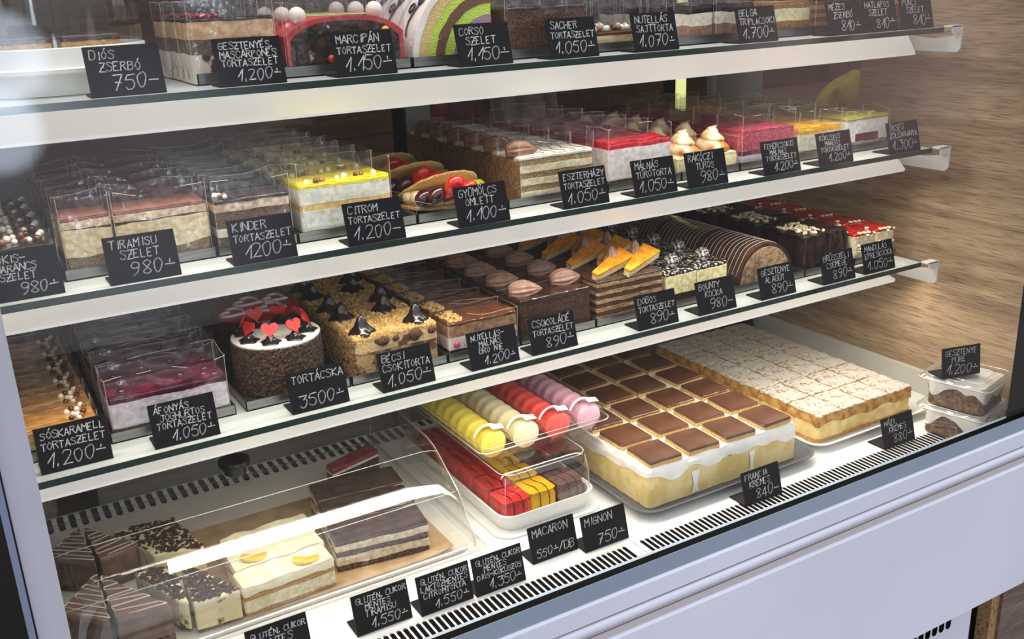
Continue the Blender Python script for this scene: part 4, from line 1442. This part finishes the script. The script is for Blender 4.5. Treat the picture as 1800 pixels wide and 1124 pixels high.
loft(rim, [[(p[0], p[1], zz) for p in rrect(X0 - d, X1 + d, .150 - d, .536 + d, .02)] for d, zz in ((.000, .018), (.004, .014), (.010, .013), (.011, .010), (.016, .006), (.017, .0005))], close_top=False)
rim.build('cover_rim', PLASTIC, big, smooth=40, fixn=False)
kn = MB().lathe([(.012, .0), (.015, .002), (.015, .012), (.021, .014), (.0215, .018), (.0205, .021), (.015, .0215), (.012, .020), (.0005, .019)], .2665, .310, .1355, 32)
kn.build('black_knob', mat('#0d0d0e', .22, coat=.3), big, smooth=40)
trb = MB()
loft(trb, [[(p[0], p[1], zz) for p in rrect(X0 + .004 - d, X1 - .004 + d, .156 - d, .530 + d, .02)] for d, zz in ((0, .001), (0, .006))], True, True)
tag(trb.build('serving_board', mat('#dcd6ca', .4, '#e4ded2', 20)), 'pale tray board beneath the large clear cover', 'tray')
pap = MB()
import_y = [.168, .30, .40]
vs = []; fs = []
NX, NY = 26, 14
for j in range(NY):
    for i in range(NX):
        x = .20 + (.515 - .20) * i / (NX - 1); yy = .160 + (.42 - .160) * j / (NY - 1)
        up = max(0, (i - NX + 5) / 5) ** 2 * .010
        vs.append((x, yy, .0068 + up + .0006 * (1 + noise.noise(Vector((x * 60, yy * 60, 1))))))
for j in range(NY - 1):
    for i in range(NX - 1):
        q = j * NX + i
        fs.append((q, q + 1, q + NX + 1, q + NX))
po = pap.add(vs, fs).build('baking_paper', mat('#a98a63', .7, '#c2a47c', 30, .1, 60))
sol = po.modifiers.new('thickness', 'SOLIDIFY'); sol.thickness = .0004
tag(po, 'brown baking paper under the slices in the large cover', 'paper')
DZ = 0.0085


def deck_slice(name, poly, layers, seed, loc, rz, label, cat, group, corner=.003, z=DZ):
    root = thing(name, label, cat, (loc[0], loc[1], z), rz, group)
    h = layered(root, poly, layers, seed, corner)
    return root, h


# chocolate mousse wedges with white drizzle
CH = mat('#775a4a', .5, '#8a6a58', 40, .1, 120)
CHS = mat('#634a3d', .6, '#7a5e50', 60, .2, 120)


def drizzle(root, poly_fn, h, n, seed):
    """zig zag across the wedge; poly_fn(t) gives the two edge points"""
    rr = random.Random(seed)
    pts = []
    for k in range(n):
        t = (k + .5) / n
        a, b = poly_fn(t)
        p = (a if k % 2 else b)
        pts.append(Vector((p[0] + rr.uniform(-.002, .002), p[1] + rr.uniform(-.003, .003), h + .0012)))
        q = (b if k % 2 else a)
        pts.append(Vector((q[0], q[1] - .003, h + .0012)))
    path = []
    for a, b in zip(pts, pts[1:]):
        for i in range(4):
            path.append(a.lerp(b, i / 4))
    MB().tube(path, .0009, 6).build('white_drizzle', mat('#d8cdbf', .45), root, smooth=True)


CL = [('chocolate_base', CHOCSP, 8, .6, 0, .4), ('chocolate_mousse', CHS, 34, .6, .2, .4), ('chocolate_top', CH, 5, .5, .2, .2)]


def wedge(px, label, seed, flip=1):
    """px: apex, front left, front right in the deck plane"""
    ap, fl, frr = [Vector(p) for p in px]
    c = (ap + fl + frr) / 3
    poly = [tuple(fl - c), tuple(frr - c), tuple(ap - c)]
    root, h = deck_slice('chocolate_wedge', poly, CL, seed, c, 0, label, 'cake slice', 'chocolate wedges with white drizzle')
    drizzle(root, lambda t: (((ap + (fl - ap) * t - c).x, (ap + (fl - ap) * t - c).y), ((ap + (frr - ap) * t - c).x, (ap + (frr - ap) * t - c).y)), h, 9, seed)
    return root


wedge([(.0752, .290), (.0767, .178), (.1390, .168)], 'chocolate wedge with white zigzag drizzle, front right of the four under the cover', 301)
wedge([(.0720, .297), (.0180, .230), (.0690, .176)], 'chocolate wedge with white zigzag drizzle, beside the left post at the front', 302)
wedge([(.0760, .432), (.0820, .330), (.1310, .340)], 'chocolate wedge with white zigzag drizzle, right one of the back pair', 303)
wedge([(.0705, .435), (.0180, .375), (.0760, .325)], 'chocolate wedge with white zigzag drizzle, left one of the back pair', 304)
# shaving covered cream slices
SH = [('shortcrust_base', sponge('#5a4028', '#7c5c3c'), 4, .6, 0, .5), ('cream_body', mat('#e4d5a6', .6, '#5c4a3a', 75, .3, 200, (.60, .68)), 34, .8, .4, .6), ('cream_top', cream('#e8d8a6', '#f4e8c4'), 4, 1, .5, .5)]
SHV = mat('#2a1a16', .5, '#5c4030', 200, .2, 200)


def shav(px, label, seed, n=170):
    ps = [Vector(p) for p in px]
    c = sum(ps, Vector((0, 0))) / len(ps)
    poly = [tuple(p - c) for p in ps]
    root, h = deck_slice('shaving_slice', poly, SH, seed, c, 0, label, 'cake slice', 'cream slices with chocolate shavings')
    rr = random.Random(seed)
    mb = MB()
    for i in range(n):
        while True:
            x = rr.uniform(min(p[0] for p in poly), max(p[0] for p in poly)); yy = rr.uniform(min(p[1] for p in poly), max(p[1] for p in poly))
            ok = all((poly[(k + 1) % len(poly)][0] - poly[k][0]) * (yy - poly[k][1]) - (poly[(k + 1) % len(poly)][1] - poly[k][1]) * (x - poly[k][0]) > 6e-5 for k in range(len(poly)))
            if ok: break
        a = rr.uniform(0, 6.3); L = rr.uniform(.0015, .0042); w = rr.uniform(.001, .0022)
        M = Matrix.Rotation(a, 3, 'Z') @ Matrix.Rotation(rr.uniform(-.4, .4), 3, 'X')
        vs = [Vector((x, yy, h + .0014)) + M @ Vector((u * L, v * w, q * .0006)) for u in (-1, 1) for v in (-1, 1) for q in (-1, 1)]
        mb.add(vs, [(0, 1, 3, 2), (4, 6, 7, 5), (0, 4, 5, 1), (2, 3, 7, 6), (0, 2, 6, 4), (1, 5, 7, 3)])
    mb.build('chocolate_shavings', SHV, root)['kind'] = 'stuff'
    for i in range(14):
        pass
    return root


shav([(.1640, .166), (.2200, .162), (.1980, .215), (.1720, .278)], 'cream wedge with chocolate shavings, front one next to the lemon slices', 311, 260)
shav([(.1490, .182), (.1590, .172), (.1600, .270), (.1150, .276)], 'cream wedge with chocolate shavings, turned beside the chocolate wedges', 312, 190)
shav([(.1450, .310), (.2080, .290), (.1900, .395), (.1100, .405)], 'cream slice with chocolate shavings, rear one behind the glare', 313, 320)
# lemon cream slices
LM = [('sponge_layer', sponge('#b08a58', '#d2b080'), 5, 1.5, -.2, .5), ('cream_layer', cream('#d8cca4', '#ece4c6'), 17, 1.2, .4, .4), ('sponge_layer', sponge('#a88048', '#d0ac74'), 7, 3.0, -.2, .5), ('cream_top', mat('#ece2bc', .5, '#f6f0d8', 50, .2, 90), 11, 3.0, .5, .5)]
for k, (yy, lab) in enumerate(((.176, 'front one'), (.223, 'middle one'), (.270, 'rear one'))):
    root, h = deck_slice('lemon_cream_slice', rect(.122, .044), LM, 321 + k, (.2835 + .004 * k, yy + .012), .04, 'white cream slice with a lemon piece under the large cover, ' + lab, 'cake slice', 'white lemon cream slices', .004)
    pts = [(.0170 * math.cos(a), .0170 * math.sin(a)) for a in [PI * (.0 + 1.25 * i / 14) for i in range(15)]] + [(0, 0)]
    o = MB().prism(pts, 0, .003, 'z').build('lemon_piece', glaze('#e2b92e', '#f0d468', .3), root)
    o.location = (.030 if k == 0 else -.030, -.003, h + .0012); o.rotation_euler = (.10, .04, 2.3)
# brown and white layered slices
BR = []
for i in range(2):
    BR += [('sponge_layer', sponge('#463628', '#7c6650'), 8.5, 2.4, -.4, 1.0), ('coconut_cream', cream('#cdb898', '#e8dac2'), 12, 2.4, .6, 1.2)]
BR = BR[:-1] + [('coconut_cream', cream('#cdb898', '#e8dac2'), 10, 1.2, .5, .8), ('chocolate_glaze', glaze('#3c2a24', '#54403a', .3), 4, 1.2, .4, .5)]
for k, (x, yy, lab) in enumerate(((.426, .214, 'front one'), (.436, .279, 'middle one'), (.446, .342, 'rear one'))):
    deck_slice('walnut_coconut_slice', rect(.130, .056), BR, 331, (x, yy), -.14 + .02 * k, 'dark glazed layered slice right of the lemon slices, ' + lab, 'cake slice', 'dark glazed layered slices in the cover', .003)
root, h = deck_slice('berry_topped_slice', [(-.045, -.03), (.045, -.012), (.045, .02), (-.045, -.005)], [('dark_sponge', sponge('#3c2c26', '#56423a'), 30, 1, 0, .6), ('white_cream', cream('#d8ccc0', '#eae0d6'), 4, .6, .3, .4), ('berry_top', glaze('#7c2030', '#9c3a48', .3), 6, 2.4, .4, .8)], 341, (.475, .440), .1, 'dark slice with red berry top at the back of the large cover', 'cake slice', 'red topped slice')
del root['group']

# ---- mignon tub with clear lid
tub = thing('petit_four_tub', 'clear lidded white tub holding red, yellow and brown petit fours', 'tub', (0, 0, 0))
mb = MB()
TX0, TX1, TY0, TY1 = .5955, .7535, .158, .508
loft(mb, [[(p[0], p[1], zz) for p in rrect(TX0 - d, TX1 + d, TY0 - d, TY1 + d, .024)] for d, zz in ((-.006, .0005), (-.003, .004), (.0, .020), (.001, .030), (.0035, .030), (.0035, .028), (-.0015, .028), (-.004, .006), (-.01, .004))], close_top=True, close_bot=True)
mb.build('white_base', mat('#e9e7e2', .35), tub, smooth=40)
mb = MB()
loft(mb, [[(p[0], p[1], zz) for p in rrect(TX0 - d, TX1 + d, TY0 - d, TY1 + d, .024)] for d, zz in ((.002, .030), (-.001, .055), (-.003, .082), (-.007, .090), (-.014, .094))], close_top=True)
mb.build('clear_lid', PLASTIC, tub, smooth=40, fixn=False)
edge = MB()
lp = [(p[0], p[1], .090) for p in rrect(TX0 + .007, TX1 - .007, TY0 + .007, TY1 - .007, .020)]
edge.tube(lp + [lp[0]], .0008, 5)
for p in rrect(TX0, TX1, TY0, TY1, .024)[3::7]:
    edge.tube([(p[0], p[1], .031), (p[0], p[1], .06), (p[0] + (.004 if p[0] < .67 else -.004), p[1] + (.004 if p[1] < .3 else -.004), .086)], .0006, 5)
edge.build('lid_edge_glint', GLINT, tub, smooth=True, fixn=False)  # pale tubes stand for glints on the lid's edges
RIDGE = MB()
loft(RIDGE, [[(p[0], p[1], zz) for p in rrect(TX0 - d, TX1 + d, TY0 - d, TY1 + d, .028)] for d, zz in ((.012, .0006), (.012, .003), (-.004, .003))], True, True)
tag(RIDGE.build('tub_tray', WHITE), 'flat white tray under the petit four tub', 'tray')


def pf(colr, c2):
    root = thing('petit_four')
    pts = ring_poly(rect(.0465, .046), .007, .003)
    slab(pts, boundary(0, 0, 0), boundary(.034, .0012, 3), 3, 0, .0003, True, top_round=.0035).build('icing_cube', mat(colr, .35, c2, 40, .08, 60, coat=.2), root, smooth=60)
    dz = MB()
    for q in (-.008, .008):
        dz.tube([(q + .0015 * math.sin(t), -.0236, .004 + .0295 * t / 3) for t in range(4)] + [(q + .003 * math.sin(t), -.020 + .008 * t, .0363) for t in range(6)] + [(q, .0236, .022)], .0007, 5)
    dz.build('chocolate_drizzle', mat('#2a1612', .4), root)
    return root


for ci, (x, hx, h2, cn, n) in enumerate(((.6265, '#c9302e', '#d8403c', 'red', 6), (.6745, '#dba90f', '#e6ba2a', 'yellow', 6), (.7225, '#5a4038', '#6c5046', 'brown', 6))):
    p = pf(hx, h2)
    rr = random.Random(ci)
    for k in range(n):
        o = p if k == 0 else copy_tree(p)
        o.location = (x + rr.uniform(-.001, .001), .1965 + k * .0505 + (.004 if ci else 0), .0055)
        o.rotation_euler.z = rr.uniform(-.08, .08)
        tag(o, '%s iced petit four with dark stripes, %s in its row inside the tub' % (cn, ORD[k]), 'petit four', 'petit fours in the tub')

# ---- macaron box on top of the tub
MX0, MX1, MY0, MY1, MZ = .592, .812, .205, .455, .0945
box = thing('macaron_box', 'clear plastic box with four rows of macarons on the tub', 'box', (0, 0, 0))
mb = MB()
loft(mb, [[(p[0], p[1], zz) for p in rrect(MX0 - d, MX1 + d, MY0 - d, MY1 + d, .016)] for d, zz in ((-.010, MZ), (-.007, MZ + .014), (-.004, MZ + .018), (.004, MZ + .0185), (.004, MZ + .021), (-.005, MZ + .0215))], close_top=False, close_bot=True)
mb.build('clear_tray', PLASTIC, box, smooth=40, fixn=False)
edge = MB()
for d, zz, rr_ in ((.004, MZ + .0195, .0011), (-.005, MZ + .0215, .0006)):
    lp = [(p[0], p[1], zz) for p in rrect(MX0 - d, MX1 + d, MY0 - d, MY1 + d, .016)]
    edge.tube(lp + [lp[0]], rr_, 5)
edge.build('tray_rim_glint', GLINT, box, smooth=True, fixn=False)  # pale tubes brighten the tray rim as drawn highlights
lid = MB()
PIT = .0560
RXC = [MX0 + .026 + PIT * i for i in range(4)]
for x in RXC:
    vs = []; fs = []
    n = 14
    ys = [MY0 + .006, MY0 + .007, MY0 + .02] + [MY0 + .02 + (MY1 - MY0 - .04) * i / 12 for i in range(1, 12)] + [MY1 - .02, MY1 - .007, MY1 - .006]
    for k, yy in enumerate(ys):
        for i in range(n + 1):
            a = PI * i / n
            rr = .0240 + .0006 * math.sin(k * 2.1)
            vs.append((x + rr * math.cos(a), yy, MZ + .0225 + rr * 1.0 * math.sin(a)))
    for k in range(len(ys) - 1):
        for i in range(n):
            q = k * (n + 1) + i
            fs.append((q, q + 1, q + n + 2, q + n + 1))
    fs.append(tuple(range(n + 1)))
    fs.append(tuple((len(ys) - 1) * (n + 1) + i for i in range(n + 1)))
    lid.add(vs, fs)
lid.build('clear_lid', PLASTIC, box, smooth=35, fixn=False)
STK = mat('#f4f2ee', .4)
for i, x in enumerate(RXC):
    pts = []
    bd = MB(); vs = []; fs = []
    for k in range(13):
        a = PI * (.12 + .76 * k / 12)
        for yy in (MY0 + .030, MY0 + .0345):
            vs.append((x + .0250 * math.cos(a), yy, MZ + .0225 + .0250 * math.sin(a)))
    for k in range(12):
        fs.append((2 * k, 2 * k + 1, 2 * k + 3, 2 * k + 2))
    sb = bd.add(vs, fs).build('sticker_band', STK, box, fixn=False)
    lab = MB().box(-.0105, .0105, -.005, .005, 0, .0004).build('paper_label', STK, box)
    lab.location = (x + .006, MY0 + .0160, MZ + .0485)
    lab.rotation_euler = (.35, .18, .12)
    t = MB()
    write(t, ['CITROM', 'VANÍLIA', 'MÁLNA', 'ÁFONYA'][i], -.0085, -.0018, .0036, random.Random(i), wid=.0004)
    for q in range(len(t.v)):
        t.v[q] = (t.v[q][0], t.v[q][2], .0007)
    t.build('printed_word', mat('#33343c', .7), lab, fixn=False)
MP = [(.0005, .0080), (.010, .0077), (.0152, .0068), (.0185, .0050), (.0200, .0030)]


def macaron(hx, h2, fx):
    root = thing('macaron')
    m = mat(hx, .55, h2, 60, .08, 200)
    Mx = Matrix.Rotation(PI / 2, 3, 'X')
    for s in (1, -1):
        pr = [(rr, s * zz) for rr, zz in MP]
        mb = MB().lathe(pr, n=36, M=Mx)
        mb.lathe([(.0200, s * .0030), (.0214, s * .0026), (.0214, s * .0016), (.0190, s * .0012)], n=72, lobe=.012, lobes=24, M=Mx)
        mb.build('shell', m, root, smooth=50)
    MB().lathe([(.0165, -.0016), (.0170, 0), (.0165, .0016)], n=32, M=Mx).build('filling', mat(fx, .6), root, smooth=True)
    return root


for ci, (x, a, b, fx, cn) in enumerate(zip(RXC, ('#efd94e', '#ece2b4', '#e04a44', '#d9a3b8'), ('#f5e46c', '#f4ecc8', '#ea5e54', '#e4b6c6'), ('#b8902c', '#b89c70', '#9a2a24', '#a8788a'), ('yellow', 'cream coloured', 'coral red', 'pink'))):
    p = macaron(a, b, fx)
    rr = random.Random(40 + ci)
    for k in range(10):
        o = p if k == 0 else copy_tree(p)
        o.location = (x, MY0 + .0190 + k * .0236, MZ + .0225)
        o.rotation_euler = (rr.uniform(-.06, .06), 0, rr.uniform(-.06, .06))
        tag(o, '%s macaron standing on edge, %s in its row of the box' % (cn, ['front', 'second', 'third', 'fourth', 'fifth', 'sixth', 'seventh', 'eighth', 'ninth', 'rearmost'][k]), 'macaron', 'macarons in the clear box')
v = [o for o in COL.objects if o.name.startswith('macaron') and o.get('category') == 'macaron']

# ---- cream cake with chocolate squares on a grey tray
FX0, FX1, FY0, FY1 = .808, 1.108, .100, .536
mb = MB()
loft(mb, [[(p[0], p[1], zz) for p in rrect(FX0 - d, FX1 + d, FY0 - d, FY1 + d, .03)] for d, zz in ((.010, .0005), (.014, .004), (.026, .016), (.029, .0165), (.029, .0145), (.024, .0135), (.012, .0035), (.0, .003))], True, True)
tag(mb.build('grey_tray', mat('#66686b', .45, '#5e6063', 10), smooth=40), 'shallow grey tray under the cream cake with chocolate squares', 'tray')
fc = thing('cream_cake', 'large rectangular custard and cream cake topped with chocolate squares', 'cake', ((FX0 + FX1) / 2, (FY0 + FY1) / 2, .0042))
FW, FD = FX1 - FX0, FY1 - FY0
pts = ring_poly(rect(FW, FD), .010, .006)
YEL = mat('#dfc176', .6, '#ecd79c', 40, .2, 90)
slab(pts, boundary(0, 0, 0), boundary(.043, .012, 5, 28), 5, 0, .0012, False, freq=90).build('custard_layer', YEL, fc, smooth=50)
slab(pts, boundary(.043, .012, 5, 28), boundary(.060, .0022, 9, 40), 6, .0006, .0018, True, freq=70, top_round=.003).build('whipped_cream', mat('#f0ebdf', .5, '#f8f5ec', 40, .15, 80), fc, smooth=50)
sh = MB()
for (x, w0) in ((-.062, .008), (.052, .006)):
    sh.add([(x - w0, -FD / 2 - .0016, .040), (x + w0, -FD / 2 - .0016, .040), (x + w0 * .5, -FD / 2 - .0018, .015), (x + w0 * .9, -FD / 2 - .0016, .003), (x - w0 * .9, -FD / 2 - .0016, .003), (x - w0 * .4, -FD / 2 - .0018, .018)], [(0, 1, 2, 5), (5, 2, 3, 4)])
sh.build('cream_drip', mat('#f0ebdf', .5, '#f8f5ec', 40), fc)
rr = random.Random(77)
NXs, NYs = 4, 6
for i in range(NXs):
    for j in range(NYs):
        cx = -FW / 2 + FW * (i + .5) / NXs; cy_ = -FD / 2 + FD * (j + .5) / NYs
        pts2 = ring_poly(rect(FW / NXs - .0155, FD / NYs - .0115), .002, .006)
        s_ = slab(pts2, boundary(0, 0, 0), boundary(.0075, .0008, i + j, 60), i * 9 + j, 0, .0009, False).build('pastry_square', sponge('#c39a56', '#e3c486'), fc)
        s_.location = (cx + rr.uniform(-.0015, .0015), cy_ + rr.uniform(-.0015, .0015), .0602)
        s_.rotation_euler.z = rr.uniform(-.05, .05)
        slab(ring_poly(rect(FW / NXs - .0165, FD / NYs - .0125), .0025, .006), boundary(.0075, 0, 0), boundary(.0112, .0006, i * 3 + j, 50), i + j, .0002, .0004, True, top_round=.001).build('chocolate_glaze', mat('#5c3a28', .34, '#6e4a36', 20, .05, 40, coat=.4), s_, smooth=40)

# ---- sugar dusted custard slab on a white tray
HX0, HX1, HY0, HY1 = 1.172, 1.405, .116, .545
mb = MB()
loft(mb, [[(p[0], p[1], zz) for p in rrect(HX0 - d, HX1 + d, HY0 - d, HY1 + d, .03)] for d, zz in ((.004, .0005), (.008, .003), (.022, .013), (.026, .0135), (.026, .0115), (.020, .0105), (.008, .003), (-.002, .0028))], True, True)
tag(mb.build('white_tray', mat('#efeeea', .3), smooth=40), 'shallow white tray under the sugar dusted custard slab', 'tray')
hz = thing('custard_slab', 'sugar dusted custard puff pastry slab cut into squares', 'cake', ((HX0 + HX1) / 2, (HY0 + HY1) / 2, .0038))
HW, HD = HX1 - HX0, HY1 - HY0
pts = ring_poly(rect(HW, HD), .012, .005)
slab(pts, boundary(0, 0, 0), boundary(.006, .001, 1), 1, .001, .002, False, freq=70).build('bottom_pastry', sponge('#b07c34', '#d8a85c'), hz, smooth=50)
slab(pts, boundary(.006, .001, 1), boundary(.030, .007, 2, 30), 2, .0005, .0022, False, freq=60).build('custard_layer', mat('#dfbf72', .55, '#efd898', 60, .25, 90), hz, smooth=50)
NXh, NYh = 4, 6
SUG = mat('#9c7240', .9, '#c6bfb3', 130, 1.0, 120, (0.33, 0.47), spec=.2)
for i in range(NXh):
    for j in range(NYh):
        cx = -HW / 2 + HW * (i + .5) / NXh; cy_ = -HD / 2 + HD * (j + .5) / NYh
        pw, pd = HW / NXh - .0008, HD / NYh - .0008
        pts2 = ring_poly(rect(pw, pd), .003, .005)
        sd = i * 13 + j
        base = boundary(.029, .007, 2, 30)
        f_lo = lambda x, y, cx=cx, cy_=cy_: base(x + cx, y + cy_)
        f_hi = lambda x, y, cx=cx, cy_=cy_, sd=sd: .046 + .0022 * noise.noise(Vector(((x + cx) * 55, (y + cy_) * 55, 3))) + .0012 * noise.noise(Vector((x * 200, y * 200, sd)))
        q = slab(pts2, f_lo, f_hi, sd, .0, .0026, True, freq=150, top_round=.0012)
        po_ = q.build('puff_pastry_square', mat('#a8702e', .8, '#d8a860', 70, .9, 200, (0.35, 0.62)), hz, smooth=50)
        po_.location = (cx, cy_, 0)
        # sugar crust over the pastry top
        top = slab(ring_poly(rect(pw - .0022, pd - .0022), .003, .005), lambda x, y: f_hi(x, y) + .0002, lambda x, y: f_hi(x, y) + .0016, sd + 1, 0, .0028, True, freq=210, top_round=.0006)
        top.build('icing_sugar', SUG, po_, smooth=50)

# ---- two clear tubs of chestnut puree
def puree(z0, label, seed):
    root = thing('dessert_tub', label, 'tub', (1.414, .020, z0), math.radians(13), 'clear tubs of chestnut puree')
    W = .050
    mb = MB()
    loft(mb, [[(p[0], p[1], zz) for p in rrect(-W - d, W + d, -W - d, W + d, .012, 5)] for d, zz in ((-.008, .0005), (-.006, .003), (.0, .044), (.004, .046), (.009, .0465))], close_top=False, close_bot=True)
    # vertical flutes on the walls
    mb.build('clear_bowl', PLASTIC, root, smooth=35, fixn=False)
    mb = MB()
    loft(mb, [[(p[0], p[1], zz) for p in rrect(-W - d, W + d, -W - d, W + d, .014, 5)] for d, zz in ((.009, .0468), (.0095, .050), (.006, .053), (.0, .053), (-.004, .0505), (-.014, .0500), (-.016, .0525), (-.030, .053))], close_top=True)
    mb.build('clear_lid', PLASTIC, root, smooth=35, fixn=False)
    ed = MB()
    for d, zz, q in ((.0095, .0490, .0010), (.0, .0532, .0006), (-.016, .0526, .0006), (-.002, .0440, .0005)):
        lp = [(p[0], p[1], zz) for p in rrect(-W - d, W + d, -W - d, W + d, .013, 5)]
        ed.tube(lp + [lp[0]], q, 5)
    ed.build('lid_rim_glint', GLINT, root, smooth=True, fixn=False)  # pale tubes put highlights on the lid and bowl rims
    pts = ring_poly(rect(2 * W - .008, 2 * W - .008), .012, .003)
    rr = random.Random(seed)
    bd = boundary(.024, .026, seed, 36)
    slab(pts, boundary(.002, 0, 0), bd, seed, -.0005, .0016, False, freq=220).build('chestnut_puree', mat('#5e4634', .8, '#8a6a50', 150, 1.0, 220), root, smooth=50)
    def flute(x, y): return 0
    slab(pts, bd, boundary(.0455, .001, 3), seed + 1, -.0002, .0008, True, freq=300, top_round=.003).build('whipped_cream', mat('#eceae4', .5, '#f8f7f2', 60), root, smooth=50)
    return root


puree(.0006, 'clear tub of chestnut puree and cream, lower one of the stack', 3)
puree(.0531, 'clear tub of chestnut puree and cream, upper one carrying a tag', 8)
price_tag(1.352, .022, .1070, ['GESZTENYE', 'PÜRÉ'], '1.200=', 'black chalk price tag standing on the stacked clear tubs', 8, math.radians(-14), .074, .050)

# ---- cloth bundle and stand-in drapes behind the case
def lump(name, label, loc, size, m, seed):
    vs = []; fs = []
    n, k_ = 40, 16
    for k in range(k_ + 1):
        t = k / k_
        for i in range(n):
            a = 2 * PI * i / n
            r0 = math.sin(PI / 2 * (1 - t)) ** .55
            f = 1 + .16 * math.sin(5 * a + seed + 3 * t) * (1 - t) + .10 * noise.noise(Vector((math.cos(a) * 2, math.sin(a) * 2, t * 3 + seed)))
            vs.append((size[0] * r0 * f * math.cos(a), size[1] * r0 * f * math.sin(a), size[2] * t ** .7 * (1 + .25 * noise.noise(Vector((math.cos(a) * r0 * 1.6, math.sin(a) * r0 * 1.6, seed))))))
    for k in range(k_):
        for i in range(n):
            j = (i + 1) % n
            fs.append((k * n + i, k * n + j, (k + 1) * n + j, (k + 1) * n + i))
    fs += [tuple(range(n))[::-1], tuple(k_ * n + i for i in range(n))]
    o = MB().add(vs, fs).build(name, m, smooth=60)
    o.location = loc
    return tag(o, label, 'cloth')


lump('folded_cloth', 'olive yellow cloth bundle behind the right end of the case', (1.665, .505, .4705), (.085, .07, .085), mat('#7c6c14', .9, '#8e7c20', 30, .3, 60), 1)


def drape(name, label, x0, x1, z0, z1, y, m, seed):
    vs = []; fs = []
    nx, nz = 30, 8
    for k in range(nz + 1):
        t = k / nz
        for i in range(nx + 1):
            u = i / nx
            vs.append((x0 + (x1 - x0) * (u + .06 * math.sin(t * 3 + seed) * (1 - t)), y + .014 * math.sin(u * 14 + seed) + .008 * math.sin(u * 31 + t * 2), z0 + (z1 - z0) * t + .015 * math.sin(u * 7 + seed) * (1 - t)))
    for k in range(nz):
        for i in range(nx):
            q = k * (nx + 1) + i
            fs.append((q, q + 1, q + nx + 2, q + nx + 1))
    o = MB().add(vs, fs).build(name, m, smooth=True)
    sm = o.modifiers.new('thickness', 'SOLIDIFY'); sm.thickness = .003
    return tag(o, label, 'cloth')


drape('reflection_drape', 'dark red drape standing in for a reflection, behind the glass door above walnut slices', .88, 1.03, .20, .66, .955, mat('#5e1512', .9, '#701c18', 20), 1)  # draped sheets added in place of reflected red and pale clothing
drape('reflection_drape', 'pale drape standing in for a reflection, beside the red one behind the glass door', 1.05, 1.21, .42, .66, .955, mat('#8c7d72', .9, '#9a8b80', 20), 2)
